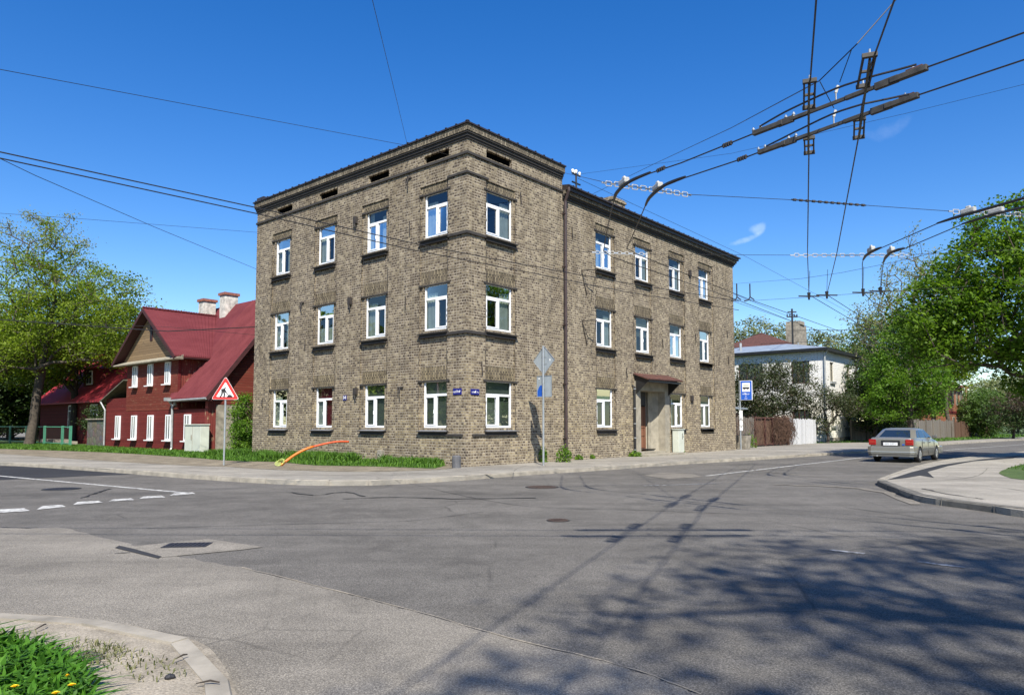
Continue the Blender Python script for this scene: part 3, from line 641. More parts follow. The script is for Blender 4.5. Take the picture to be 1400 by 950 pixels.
# windows: frame with panes, blind and sill as its own pieces
def make_window(w, h, style):
    fr = MB(); t = .065; y0, y1 = .065, .125
    fr.box(-w/2, -w/2+t, y0, y1, 0, h); fr.box(w/2-t, w/2, y0, y1, 0, h); fr.box(-w/2+t, w/2-t, y0, y1, 0, t*1.15); fr.box(-w/2+t, w/2-t, y0, y1, h-t, h)
    tz = h*.665; fr.box(-w/2+t, w/2-t, y0-.01, y1, tz, tz+.085)
    mx = .0
    fr.box(mx-.05, mx+.05, y0-.012, y1, t*1.15, tz)
    a = .048   # opening sash, one side
    xs0, xs1 = (-w/2+t, mx-.05) if style % 2 == 0 else (mx+.05, w/2-t)
    for bx in ((xs0, xs0+a, t*1.15, tz), (xs1-a, xs1, t*1.15, tz), (xs0+a, xs1-a, t*1.15, t*1.15+a), (xs0+a, xs1-a, tz-a, tz)):
        fr.box(bx[0], bx[1], y0-.016, y1-.01, bx[2], bx[3])
    fr.box(xs0+.01 if style % 2 else xs1-.03, xs0+.03 if style % 2 else xs1-.01, y0-.045, y0-.012, h*.3, h*.38)
    f = fr.build('window', M['upvc'], B, bevel=.006)
    p = MB(); yg = .10
    p.quad((-w/2+t, yg, t), (mx-.05, yg, t), (mx-.05, yg, tz), (-w/2+t, yg, tz)); p.quad((mx+.05, yg, t), (w/2-t, yg, t), (w/2-t, yg, tz), (mx+.05, yg, tz))
    p.quad((-w/2+t, yg+.004, tz+.085), (w/2-t, yg-.004, tz+.085), (w/2-t, yg-.02, h-t), (-w/2+t, yg-.012, h-t)); p.build('pane', M['glass'], f)
    def drape(x0, x1, z0, z1, mat, y=.20, amp=.018, nm='curtain'):
        c = MB(); n = 24; vs = []
        for i in range(n+1):
            x = x0+(x1-x0)*i/n; yy = y+math.sin(i*2.2)*amp+math.sin(i*.9)*amp*.6; vs += [(x, yy, z0), (x, yy, z1)]
        c.add(vs, [(2*i, 2*i+2, 2*i+3, 2*i+1) for i in range(n)]); return c.build(nm, mat, f, smooth=True)
    if style == 0: drape(-w/2, w/2, .02, h-.02, M['blind'], .18, .0, 'blind')
    if style == 1: drape(-w/2, -w/2+.42*w, .02, h-.3, M['curtain'])
    if style == 2: drape(w/2-.36*w, w/2, .02, tz+.3, M['curtain']); drape(-w/2, -w/2+.2*w, .02, h, M['curtain'])
    if style == 3: drape(-w/2, w/2, .02, tz*.62, M['curtain'])
    if style == 4: drape(-w/2, w/2, .02, h-.02, M['curtain_red']); drape(-w/2, -w/2+.34*w, .02, tz, M['curtain'], .16)
    if style == 5: drape(-w/2, w/2, h*.45, h, M['blind'], .17, 0, 'blind'); drape(-w/2, -w/2+.3*w, .02, h, M['curtain'])
    return f
cache = {}
def window(u, w, sill, h, style, left, grey=False):
    k = (w, h, style)
    if k not in cache: cache[k] = make_window(w, h, style); f = cache[k]
    else: f = copy_tree(cache[k], B)
    if left: f.location = (BD, u, sill); f.rotation_euler = (0, 0, -pi/2)
    else: f.location = (u, BD+.03 if u > UB else BD, sill); f.rotation_euler = (0, 0, 0)
    sw = w/2+.14
    s = MB(); s.add([(-sw, -.20, -.15), (sw, -.20, -.15), (sw, .13, -.15), (-sw, .13, -.15), (-sw, -.20, -.115), (sw, -.20, -.115), (sw, .13, -.05), (-sw, .13, -.05)], [(3, 2, 1, 0), (0, 1, 5, 4), (1, 2, 6, 5), (2, 3, 7, 6), (3, 0, 4, 7)])
    s.add([(-sw, -.20, -.115), (sw, -.20, -.115), (sw, .13, -.05), (-sw, .13, -.05)], [(0, 1, 2, 3)], 1 if grey else 0)
    s.box(-sw+.05, sw-.05, -.13, .05, -.27, -.151)
    s.box(-w/2+.003, w/2-.003, .02, .125, -.06, .0, 1)
    so = s.build('sill', [M['corbel'] if not grey else M['corbel'], M['sill_grey']], f)  # black sill faces carry the underside shade in their colour
    return f
stL = [[0, 0, 4, 1], [1, 1, 3, 2], [1, 2, 1, 2]]; stR = [[0, 0, 0, 1, 0], [2, 2, 5, 2, 1], [2, 1, 2, 2, 2]]
for s in range(3):
    for k, (c, w) in enumerate(winL): window(c, w, SILL[s], HT[s], stL[s][k], True, s == 0 and k < 4)
    for k, (c, w) in enumerate(winR):
        if s == 0 and k == 2: continue
        window(c, w, SILL[s], HT[s], stR[s][k], False, s == 0 and k == 0)
    for k, (c, w) in enumerate(winL):
        mb = MB(); z = SILL[s]+HT[s]+.002; hh = .50 if s < 2 else .42
        mb.box(BD-.012, BD+.05, c-w/2-.12, c+w/2+.12, z, z+hh); mb.build('lintel', M['soldier'], B)
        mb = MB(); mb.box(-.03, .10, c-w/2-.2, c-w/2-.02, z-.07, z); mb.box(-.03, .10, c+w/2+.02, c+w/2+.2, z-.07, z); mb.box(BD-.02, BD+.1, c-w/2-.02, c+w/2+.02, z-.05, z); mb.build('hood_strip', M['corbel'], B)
    for k, (c, w) in enumerate(winR):
        if s == 0 and k == 2: continue
        e = .03 if k else 0
        mb = MB(); z = SILL[s]+HT[s]+.002; hh = .50 if s < 2 else .42
        mb.box(c-w/2-.12, c+w/2+.12, BD-.012+e, BD+.05+e, z, z+hh); mb.build('lintel', M['soldier'], B)
        mb = MB(); mb.box(c-w/2-.2, c-w/2-.02, -.03+e, .10+e, z-.07, z); mb.box(c+w/2+.02, c+w/2+.2, -.03+e, .10+e, z-.07, z); mb.box(c-w/2-.02, c+w/2+.02, BD-.02+e, BD+.1+e, z-.05, z); mb.build('hood_strip', M['corbel'], B)
def bay_edges(bays, left):
    rg = random.Random(5)
    for k, (a, b) in enumerate(bays):
        for u in (a, b):
            z = 1.3 if not (not left and k == 2) else 4.1; vs = []; e = .03 if (not left and k) else 0
            while z < 10.35:
                h = .098; o = rg.uniform(-.03, .03); w = rg.choice((.004, .012, .03, .03, .04))/2
                for zz in (z, z+h): vs += [(-.004, u-w+o, zz), (-.004, u+w+o, zz)] if left else [(u-w+o, -.004+e, zz), (u+w+o, -.004+e, zz)]
                z += h+.002
            mb = MB(); mb.add(vs, [(2*i, 2*i+1, 2*i+3, 2*i+2) for i in range(len(vs)//2-1)]); mb.build('bay_edge', M['soot'], B)
bay_edges(bayL, True); bay_edges(bayR, False)
# entrance: plaster surround, recessed door, canopy, steps
E0 = DOOR[0]; E1 = DOOR[1]
dr = B
mb = MB(); 
mb.box(E0, E0+.42, -.05, .33, .12, 3.60); mb.box(E1-.46, E1, -.05, .33, .12, 3.60); mb.box(E0+.42, E1-.46, -.05, .33, 3.18, 3.60)
mb.box(E1-1.05, E1-.46, .55, .60, .12, 3.18)
mb.add([(E1-.46, .33, .12), (E1-1.05, .72, .12), (E1-1.05, .72, 3.18), (E1-.46, .33, 3.18)], [(0, 1, 2, 3)])
mb.box(E0+.2, E0+.42, .33, .75, .12, 3.18); mb.box(E0, E1, .33, .8, 3.18, 3.3)
mb.build('door_surround', M['plaster'], dr)
dm = MB(); x0, x1 = E0+.42, E1-1.05; yy = .70
dm.box(x0, x1, yy, yy+.06, .30, 2.45)
dw = (x1-x0)/2
for k in range(2):
    for (za, zb) in ((.45, .95), (1.02, 1.30), (1.42, 2.3)):
        if k == 1 or za < 1.4: dm.box(x0+k*dw+.12, x0+(k+1)*dw-.12, yy-.022, yy, za, zb)
dm.box(x0+dw-.03, x0+dw+.03, yy-.035, yy, .3, 2.45)
d = dm.build('door', M['door'], dr)
mb = MB(); mb.quad((x0+.1, yy-.004, 1.45), (x0+dw-.1, yy-.004, 1.45), (x0+dw-.1, yy-.004, 1.85), (x0+.1, yy-.004, 1.85)); mb.build('notice', M['cream'], d)
mb = MB(); mb.box(x0+dw+.06, x0+dw+.09, yy-.08, yy-.03, 1.2, 1.38); mb.build('handle', M['steel'], d)
mb = MB(); mb.box(x0, x1, yy, yy+.05, 2.50, 3.15); mb.build('transom_panel', M['dark'], dr)
mb = MB(); a0, a1 = E0-.12, E1+.05
mb.add([(a0, .04, 3.92), (a1, .04, 3.98), (a1, -.78, 3.66), (a0, -.78, 3.62), (a0, .04, 3.96), (a1, .04, 4.02), (a1, -.80, 3.70), (a0, -.80, 3.66)], [(3, 2, 1, 0), (4, 5, 6, 7), (0, 1, 5, 4), (1, 2, 6, 5), (2, 3, 7, 6), (3, 0, 4, 7)])
for i in range(14):
    x = a0+.1+i*.235; mb.add([(x, .03, 3.965), (x+.05, .03, 3.965), (x+.05, -.8, 3.68+i*.003), (x, -.8, 3.68+i*.003), (x+.025, .03, 4.0), (x+.025, -.8, 3.71+i*.003)], [(0, 1, 2, 3), (0, 4, 5, 3), (1, 2, 5, 4)])
cn = mb.build('canopy', M['rust'], B)
mb = MB()
for x in (a0+.12, a1-.16):
    mb.add([(x, .0, 3.88), (x, -.72, 3.6), (x, .0, 2.95), (x+.06, .0, 3.88), (x+.06, -.72, 3.6), (x+.06, .0, 2.95)], [(0, 1, 2), (5, 4, 3), (0, 3, 4, 1), (1, 4, 5, 2), (2, 5, 3, 0)])
mb.box(a0+.1, a1-.1, -.74, -.68, 3.54, 3.62); mb.build('canopy_bracket', M['blackp'], cn)
mb = MB(); mb.box(E0-.15, E1+.45, -.75, .0, .121, .20); mb.box(E0+.35, E1-.4, -.05, .72, .12, .29); mb.build('doorstep', M['plaster'], B)
# downpipes
mb = MB(); mb.tube([(UB+.05, -.30, 11.3), (UB+.05, -.30, 11.15), (UB+.05, -.12, 10.75), (UB+.05, -.11, .45), (UB+.05, -.25, .25)], .065, 10)
for z in (1.0, 3.2, 5.6, 8.0, 10.2): mb.box(UB-.04, UB+.14, -.17, -.0, z, z+.04)
mb.build('downpipe', M['pipe'], B, smooth=False)
mb = MB(); mb.tube([(E0-.20, .1, 3.42), (E0-.20, -.10, 3.30), (E0-.20, -.10, .3)], .05, 8); mb.build('entrance_downpipe', M['black'], B)
mb = MB()
for z in (3.2, 2.3, 1.6, .95, .4): mb.tube([(E0-.20, -.10, z), (E0-.20, -.10, z+.035)], .066, 10)
mb.build('pipe_band', M['zinc'], B)
# wall hooks and anchors
def hook(left, u, z, k=0):
    h = MB()
    if k == 0:
        h.box(-.16, .16, -.05, .0, .0, .045); h.tube([(0, -.04, .02), (.02, -.10, -.15), (0, -.06, -.42)], .022, 5); h.tube([(-.12, -.04, .02), (-.05, -.10, -.2)], .015, 5)
    elif k == 1: h.box(-.09, .09, -.12, .0, -.14, .14); h.tube([(0, -.1, -.14), (.03, -.1, -.3)], .03, 6)
    elif k == 2: h.tube([(.0, 0, .0), (.05, -.45, -.02), (.35, -.55, .0)], .022, 5); h.tube([(.0, 0, -.02), (.35, -.03, -1.0)], .025, 5); h.tube([(.35, -.5, 0), (.40, -.3, -.9)], .012, 4)
    else: h.tube([(0, -.03, .2), (.02, -.05, -.25)], .02, 5)
    o = h.build('wall_anchor', M['iron'], B)
    o.location = (0, u, z) if left else (u, .03 if u > UB else 0, z); o.rotation_euler = (0, 0, -pi/2 if left else 0)
for a in [(1, 3.45, 2.95, 0), (1, 6.15, 2.9, 1), (1, 6.6, 6.6, 1), (1, 6.3, 9.9, 1), (1, 10.1, 6.9, 0), (1, 3.1, 10.9, 0), (1, 3.2, 6.2, 3), (1, 9.8, 5.1, 3), (1, 13.2, 2.6, 3), (1, 3.0, 9.0, 3),
          (0, 2.9, 10.25, 3), (0, 6.3, 9.6, 3), (0, 7.0, 8.1, 2), (0, 7.0, 5.95, 2), (0, 13.9, 5.6, 3), (0, 16.9, 2.95, 1), (0, 16.9, 9.6, 1), (0, 17.5, 6.2, 3), (0, 21.6, 5.3, 3), (0, .75, 3.6, 3), (0, 10.5, 3.95, 3), (0, 21.5, 6.8, 3)]: hook(*a)
# plaques
def marks(mb, n, w, h, seed, T, mi=0):        # indistinct lettering as strokes
    rg = random.Random(seed); x = -w/2
    while x < w/2:
        cw = w/n*rg.uniform(.55, .8); hh = h*rg.choice([.62, .62, 1, .62, .8])
        mb.box(x, x+cw*.35, -.003, 0, 0, hh, mi, T); mb.box(x+cw*.35, x+cw, -.003, 0, hh*.75 if rg.random() < .5 else 0, hh if rg.random() < .5 else hh*.3, mi, T)
        x += w/n
def text_mesh(name, c, par, rot, loc, mat):
    tmp = bpy.data.objects.new(name, c); COL.objects.link(tmp); dg = bpy.context.evaluated_depsgraph_get(); me = bpy.data.meshes.new_from_object(tmp.evaluated_get(dg)); bpy.data.objects.remove(tmp)
    o = bpy.data.objects.new(name, me); COL.objects.link(o); o.parent = par; o.rotation_euler = rot; o.location = loc; me.materials.clear(); me.materials.append(mat); return o
def plaque(left, u, z, w, h, mat, n, nm, text=None):
    mb = MB(); mb.box(-w/2, w/2, -.03, 0, -h/2, h/2); o = mb.build(nm, mat, B, bevel=.004)
    o.location = (0, u, z) if left else (u, 0, z); o.rotation_euler = (0, 0, -pi/2 if left else 0)
    if text:
        c = bpy.data.curves.new('number', 'FONT'); c.body = text; c.size = h*.95; c.align_x = 'CENTER'; c.align_y = 'CENTER'; c.extrude = .002; c.offset = .006
        text_mesh('number', c, o, (pi/2, 0, 0), (0, -.033, 0), M['white'])
    else:
        m2 = MB(); f = lambda sx: (lambda v: Vector((v.x+sx, v.y-.031, v.z-h*.18)))
        marks(m2, n, w*.52, h*.42, int(u*100)+n, f(-w*.14)); marks(m2, 2, w*.2, h*.42, n+5, f(w*.33)); m2.build('lettering', M['white'], o)
    return o
plaque(True, .42, 2.72, .41, .22, M['navy'], 7, 'street_name_plaque'); plaque(False, .42, 2.71, .42, .20, M['navy'], 5, 'street_name_plaque'); plaque(True, 6.9, 2.66, .22, .20, M['navy'], 2, 'house_number_plaque', '14')
# leaning ledges / small weeds at the wall foot are separate things below
# ================================================================ RED WOODEN HOUSE
R_ = FR('red_house', 2, 24, 'dark red wooden house with steep crimson metal roof beside the brick house', 'house')
def slabroof(mb, pts, th, mi=0):      # pts: quad or tri, offset down by th along z
    n = len(pts); lo = [(p[0], p[1], p[2]-th) for p in pts]
    mb.add(list(pts)+lo, [tuple(range(n)), tuple(range(2*n-1, n-1, -1))] + [(i, (i+1) % n, n+(i+1) % n, n+i) for i in range(n)], mi)
def ribs(mb, a, b, c, d, n, h=.035, w=.05):     # ribs running from edge a-b up to edge d-c
    a, b, c, d = map(Vector, (a, b, c, d)); nn = (b-a).cross(d-a).normalized(); 
    if nn.z < 0: nn = -nn
    for i in range(n):
        t = (i+.5)/n; p = a.lerp(b, t); q = d.lerp(c, t); s = (b-a).normalized()*w/2
        mb.add([p-s, p+s, p+nn*h, q-s, q+s, q+nn*h], [(0, 2, 5, 3), (2, 1, 4, 5), (0, 1, 2)])
mb = MB(); mb.box(0, 4, 18.45, 31.83, .0, 2.39); mb.box(.02, 4, 28.7, 31.83, 2.39, 3.2); mb.build('lower_wall', M['redboard'], R_)
mb = MB(); mb.box(.0, .42, 18.42, 18.449, .1, 3.0); mb.box(-.02, -.001, 18.42, 18.7, .1, 3.0); mb.build('corner_board', M['redboard_v'], R_)
mb = MB(); mb.box(-.012, 5, 21.9, 28.7, 2.392, 5.3); w1 = mb.build('upper_wall', M['redboard_up'], R_)
mb = MB(); mb.box(.03, 5, 21.88, 21.899, 2.5, 5.3); mb.build('side_wall', M['redboard_v'], R_)
mb = MB(); mb.box(-.03, 0.11, 21.83, 21.879, 2.4, 5.3); mb.build('corner_trim', M['redboard'], R_)
mb = MB(); mb.add([(.3, 18.43, 2.62), (9, 18.43, 2.62), (9, 18.43, 3.0), (4.5, 18.43, 8.8), (0.02, 18.43, 3.05), (.3, 18.43, 3.0)], [(0, 1, 2, 3, 4, 5)]); mb.build('gable_wall', M['redboard_up'], R_)
mb = MB(); mb.box(.42, 9, 18.38, 18.449, .0, 2.60); mb.build('rubble_plinth', M['rubble'], R_)
# block 2 roof (ridge along the street)
mb = MB(); e0 = (-.28, 2.98); rd = (4.45, 9.0)
slabroof(mb, [(e0[0], 18.0, e0[1]), (e0[0], 22.35, e0[1]), (rd[0], 27.6, rd[1]), (rd[0], 18.0, rd[1])], .08)
slabroof(mb, [(e0[0]+1.9, 22.3, e0[1]+2.42), (e0[0]+1.9, 27.6, e0[1]+2.42), (rd[0], 27.6, rd[1]-.01), (rd[0], 22.3, rd[1]-.01)], .08)
slabroof(mb, [(rd[0], 18.0, rd[1]), (rd[0], 27.6, rd[1]), (9.3, 27.6, 2.98), (9.3, 18.0, 2.98)], .08)
ribs(mb, (e0[0], 18.0, e0[1]), (e0[0], 22.3, e0[1]), (rd[0], 22.3, rd[1]), (rd[0], 18.0, rd[1]), 22)
mb.build('roof', M['redroof'], R_)
mb = MB(); mb.beam((e0[0]-.02, 17.97, e0[1]-.12), (rd[0], 17.97, rd[1]-.12), .05, .2); mb.box(-.2, .0, 18.0, 22.3, 2.78, 2.88); mb.build('bargeboard', M['darkwood'], R_)
mb = MB(); mb.tube([(-.36, 17.95, 2.9), (-.36, 22.2, 2.86)], .06, 8); g = mb.build('gutter', M['zinc'], R_)
# block 1 roof (gable to the street)
ay, az = 25.55, 8.3; yr, yl, ez = 21.3, 29.75, 5.3
mb = MB(); xo = -.5
slabroof(mb, [(xo, yr, ez), (xo, ay, az), (4.2, ay, az), (1.85, yr, ez)], .07)
slabroof(mb, [(xo, yl, ez), (5, yl, ez), (5, ay, az), (xo, ay, az)], .07)
ribs(mb, (xo, yr, ez), (1.85, yr, ez), (4.2, ay, az), (xo, ay, az), 20)
mb.beam((xo, ay, az+.03), (4.2, ay, az+.03), .2, .07)
for i in range(30): mb.box(xo+i*.155, xo+i*.155+.07, ay-.06, ay+.06, az+.05, az+.09)
mb.build('gable_roof', M['redroof'], R_)
mb = MB()
for ya, yb in ((yr, ay), (yl, ay)): mb.beam((xo-.01, ya, ez-.14), (xo-.01, yb, az-.14), .05, .18); mb.beam((xo+.25, ya, ez-.16), (xo+.25, yb, az-.16), .5, .03)
mb.box(xo, 2.0, yr+.02, 21.87, 5.16, 5.2); mb.build('gable_bargeboard', M['darkwood'], R_)
mb = MB(); mb.add([(-.03, yr+.45, 5.32), (-.03, yl-.45, 5.32), (-.03, ay, 8.02)], [(0, 1, 2)]); mb.build('gable_boarding', M['oldboard'], R_)
mb = MB(); mb.add([(-.5, yr, 5.16), (-.5, yl, 5.16), (-.03, yl, 5.36), (-.03, yr, 5.36), (-.5, yr, 5.10), (-.5, yl, 5.10), (-.03, yl, 5.10), (-.03, yr, 5.10)], [(0, 1, 2, 3), (0, 4, 5, 1), (4, 7, 6, 5), (0, 3, 7, 4), (1, 5, 6, 2)]); mb.build('pent_board', M['fascia'], R_)
mb = MB(); mb.box(-.07, -.03, 25.22, 25.52, 6.42, 7.32); a_ = mb.build('attic_window', M['darkwood'], R_)
mb = MB(); mb.box(-.075, -.07, 25.27, 25.47, 6.5, 7.25); mb.build('pane', M['blackp'], a_)
def small_window(par, cx, y, z0, z1, w, mat=M['upvc']):
    f = MB(); T = lambda v: v
    x = cx-.09
    f.box(x, x+.1, y-w/2, y-w/2+.07, z0, z1); f.box(x, x+.1, y+w/2-.07, y+w/2, z0, z1); f.box(x, x+.1, y-w/2+.07, y+w/2-.07, z0, z0+.07); f.box(x, x+.1, y-w/2+.07, y+w/2-.07, z1-.07, z1)
    f.box(x, x+.1, y-.045, y+.045, z0+.07, z1-.07)
    o = f.build('window', mat, par)
    p = MB(); p.box(x+.012, x+.02, y-w/2+.075, y-.05, z0+.075, z1-.075); p.box(x+.012, x+.02, y+.05, y+w/2-.075, z0+.075, z1-.075); p.build('pane', M['panewhite'], o)
    s = MB(); s.box(x-.14, x+.05, y-w/2-.10, y+w/2+.10, z0-.06, z0-.001); s.build('sill', M['white'], o)
    return o
t = NT('opaque_reflecting_pane'); t.base(t.mix(t.noise(t.coord(), 1.5, 2), (.07, .08, .09), (.17, .18, .19)), .08, spec=.7); M['panewhite'] = t.mat
for y in (29.72, 27.35, 25.1, 22.78, 20.55): small_window(R_, -.02, y, .72, 2.12, .62)
for y in (27.4, 25.3, 23.05): small_window(R_, -.03, y, 3.82, 5.05, .56)
def stack(x0, x1, y0, y1, z0, z1, par):
    mb = MB(); mb.box(x0, x1, y0, y1, z0, z1); o = mb.build('chimney', M['chimney'], par, bevel=.03)
    mb = MB(); mb.box(x0-.07, x1+.07, y0-.07, y1+.07, z1, z1+.16); mb.box(x0+.15, x1-.15, y0+.15, y1-.15, z1+.16, z1+.2); mb.build('chimney_cap', M['chimcap'], o)
stack(3.3, 4.1, 26.0, 26.7, 7.2, 9.25, R_); stack(3.75, 4.6, 24.2, 24.9, 6.8, 9.5, R_)
mb = MB(); v0 = Vector((1.85, 21.3, 5.3)); v1 = Vector((4.25, 25.4, 8.25)); mb.beam(v0+Vector((-.02, 0, .03)), v1, .14, .02); mb.build('valley_strip', M['chimney'], R_)
mb = MB(); slabroof(mb, [(-.25, 28.6, 4.3), (-.25, 32.3, 3.05), (4.2, 32.3, 3.05), (4.2, 28.6, 4.3)], .07); mb.build('mossy_roof', M['moss'], R_)
mb = MB(); mb.tube([(-.3, 22.3, 2.88), (-.12, 22.25, 2.6), (-.09, 22.25, .3), (-.2, 22.25, .15)], .06, 8); mb.box(-.5, -.1, 22.1, 22.45, 2.86, 3.04); mb.build('downpipe', M['zinc'], R_)
mb = MB(); mb.tube([(-.3, 31.9, 3.0), (-.1, 31.7, 2.5), (-.09, 31.7, .3)], .055, 8); mb.build('downpipe', M['zinc'], R_)
mb = MB(); mb.box(-.10, -.013, 22.0, 22.18, 2.62, 2.95); mb.build('wall_lamp', M['zinc'], R_)
# house behind the trees, left
h2 = FR('red_roofed_house', 5, 40, 'low dark red house with bright red roof and dormer behind the left trees', 'house')
mb = MB(); mb.box(2.5, 12, 33.5, 53, .0, 3.5); mb.build('wall', M['redboard'], h2)
mb = MB(); slabroof(mb, [(1.9, 33, 3.3), (1.9, 53.5, 3.3), (7.2, 53.5, 8.1), (7.2, 33, 8.1)], .1); slabroof(mb, [(7.2, 33, 8.1), (7.2, 53.5, 8.1), (12.5, 53.5, 3.3), (12.5, 33, 3.3)], .1); mb.build('roof', M['redroof2'], h2)
mb = MB(); mb.box(3.3, 6, 43.1, 45.7, 4.0, 6.0); do = mb.build('dormer', M['redboard'], h2)
mb = MB(); slabroof(mb, [(3.0, 42.7, 6.0), (3.0, 46.1, 6.0), (6.6, 46.1, 7.4), (6.6, 42.7, 7.4)], .1); mb.build('dormer_roof', M['redroof2'], do)
for y, z0, z1, w, x in ((44.4, 4.7, 5.8, 1.2, 3.3), (36.6, 1.4, 3.0, 1.2, 2.5), (40.9, 1.3, 3.1, 1.3, 2.5), (45.6, 1.3, 3.1, 1.2, 2.5)):
    f = MB(); f.box(x-.06, x, y-w/2, y+w/2, z0, z1); o = f.build('window', M['white'], h2)
    p = MB(); p.box(x-.07, x-.06, y-w/2+.12, y-.06, z0+.12, z1-.5); p.box(x-.07, x-.06, y+.06, y+w/2-.12, z0+.12, z1-.5); p.box(x-.07, x-.06, y-w/2+.12, y+w/2-.12, z1-.4, z1-.1); p.build('pane', M['blackp'], o)
mb = MB(); mb.box(6.6, 7.4, 34.0, 34.9, 7.2, 8.9); mb.build('chimney', M['chimcap'], h2)
st = FR('stone_wall', .3, 33.5, 'grey rubble stone wall beside the left end of the red house', 'wall')
mb = MB(); mb.box(.1, .6, 32.0, 35.2, .0, 1.9); mb.build('stonework', M['stone'], st, bevel=.05)
mb = MB(); mb.box(.0, .7, 31.95, 35.25, 1.9, 1.98); mb.build('coping', M['rubble'], st)
# green metal fence
gf = FR('green_fence', -.6, 40, 'low green metal frame fence behind the left tree', 'fence')
for y in (32.9+3.2, 37.6, 41.2, 45.2, 49.2):
    m_ = MB(); m_.box(-.66, -.58, y-.05, y+.05, .1, 1.5); m_.box(-.66, -.58, y-.28, y-.2, .1, 1.5); m_.build('post', M['greenpaint'], gf)
m_ = MB(); m_.box(-.65, -.60, 36.1, 55, 1.4, 1.46); m_.box(-.65, -.60, 36.1, 55, .3, .35); m_.build('rail', M['greenpaint'], gf)
m_ = MB()
for i in range(125): y = 36.2+i*.15; m_.tube([(-.625, y, .33), (-.625, y, 1.42)], .006, 4, caps=False)
m_.build('mesh_panel', M['mesh'], gf)
sb = FR('stone_step', .6, 43.5, 'pale concrete slabs lying behind the green fence', 'slab'); m_ = MB(); m_.box(.3, 1.4, 42.2, 45.2, .12, .5); m_.box(.5, 1.3, 40.4, 42.0, .12, .38); m_.build('slab', M['kerb'], sb, bevel=.03)
# ================================================================ WHITE HOUSE AND THE YARD BEFORE IT
WX, WY = 44.85, 1.9
wh = FR('white_house', 49, 7, 'two storey white brick house with flat grey tin roof', 'house')
wx1, wy1, wz = WX+9.3, WY+13.5, 7.9
wr = [(47.1, 1.05), (51.9, 1.05)]
def dw_(u, z):
    for c, w in wr:
        if abs(u-c) < w/2 and (1.5 < z < 2.95 or 5.3 < z < 6.95): return None
    return 0
us = sorted({WX, wx1} | {c+s*w/2 for c, w in wr for s in (-1, 1)}); zs = [0, 1.5, 2.95, 5.3, 6.95, wz]
facade(us, zs, dw_, lambda u, z, d: (u, WY+min(d, .15), z)).build('street_wall', M['whitebrick'], wh)
wl = [(WY+1.9, 1.5), (WY+6.3, 2.2), (WY+10, 2)]
def dl_(u, z):
    for c, w in wl:
        if abs(u-c) < w/2 and (1.0 < z < 2.9 or 5.1 < z < 7.0): return None
    return 0
us = sorted({WY, wy1} | {c+s*w/2 for c, w in wl for s in (-1, 1)}); zs = [0, 1.0, 2.9, 5.1, 7.0, wz]
facade(us, zs, dl_, lambda u, z, d: (WX+min(d, .15), u, z)).build('side_wall', M['whitebrick'], wh)
mb = MB(); mb.quad((wx1, WY, 0), (wx1, wy1, 0), (wx1, wy1, wz), (wx1, WY, wz)); mb.quad((WX, wy1, 0), (wx1, wy1, 0), (wx1, wy1, wz), (WX, wy1, wz)); mb.build('rear_wall', M['whitebrick'], wh)
mb = MB(); mb.box(WX-.03, wx1+.02, WY-.04, WY-.001, .0, .5); mb.build('plinth', M['kerb'], wh)
for c, w in wr:
    for z0, z1 in ((1.5, 2.95), (5.3, 6.95)):
        f = MB(); y = WY+.10; t_ = .07
        f.box(c-w/2, c-w/2+t_, y, y+.05, z0, z1); f.box(c+w/2-t_, c+w/2, y, y+.05, z0, z1); f.box(c-w/2+t_, c+w/2-t_, y, y+.05, z0, z0+t_); f.box(c-w/2+t_, c+w/2-t_, y, y+.05, z1-t_, z1); f.box(c-.03, c+.03, y, y+.05, z0+t_, z1-t_)
        f.box(c-w/2+t_, c+w/2-t_, y, y+.05, z0+(z1-z0)*.66, z0+(z1-z0)*.66+.05)
        o = f.build('window', M['fascia'], wh); p = MB(); p.box(c-w/2+.01, c+w/2-.01, y+.052, y+.058, z0, z1); p.build('pane', M['darkpane'] if 'darkpane' in M else M['panewhite'], o)
        s = MB(); s.box(c-w/2-.12, c+w/2+.12, WY-.16, WY+.0995, z0-.2, z0-.002); s.build('sill', M['zinc'], o)
t = NT('dark_reflecting_pane'); t.base((.035, .04, .045), .1, spec=.7); M['darkpane'] = t.mat
for c, w in wl:
    for z0, z1 in ((1.0, 2.9), (5.1, 7.0)):
        f = MB(); x = WX+.08; n = 3
        for i in range(n+1): yy = c-w/2+(w-.07)*i/n; f.box(x, x+.05, yy, yy+.07, z0, z1)
        f.box(x+.001, x+.049, c-w/2, c+w/2, z0, z0+.07); f.box(x+.001, x+.049, c-w/2, c+w/2, z1-.07, z1-.001)
        o = f.build('window', M['darkwood'], wh); p = MB(); p.box(x+.055, x+.06, c-w/2+.01, c+w/2-.01, z0, z1); p.build('pane', M['darkpane'], o)
mb = MB(); o_ = .55
mb.add([(WX-o_, WY-o_, wz+.12), (wx1+o_, WY-o_, wz+.12), (wx1+o_, wy1+o_, wz+.12), (WX-o_, wy1+o_, wz+.12), (WX+4.6, WY+4.6, 9.1), (WX+4.6, wy1-4.6, 9.1)], [(0, 1, 4), (1, 2, 5, 4), (2, 3, 5), (3, 0, 4, 5)])
mb.build('roof', M['greyroof'], wh)
mb = MB(); mb.box(WX-o_+.02, wx1+o_-.02, WY-o_+.02, wy1+o_-.02, wz-.1, wz+.105); mb.build('eave', M['darkwood2'] if 'darkwood2' in M else M['blackp'], wh)
mb = MB(); mb.tube([(WX-.1, WY-.45, wz), (WX-.1, WY-.15, wz-.5), (WX-.1, WY-.12, .3)], .07, 8); mb.build('downpipe', M['zinc'], wh)
mb = MB(); mb.tube([(wx1+.1, WY-.45, wz), (wx1+.1, WY-.15, wz-.5), (wx1+.1, WY-.12, .3)], .07, 8); mb.build('downpipe', M['zinc'], wh)
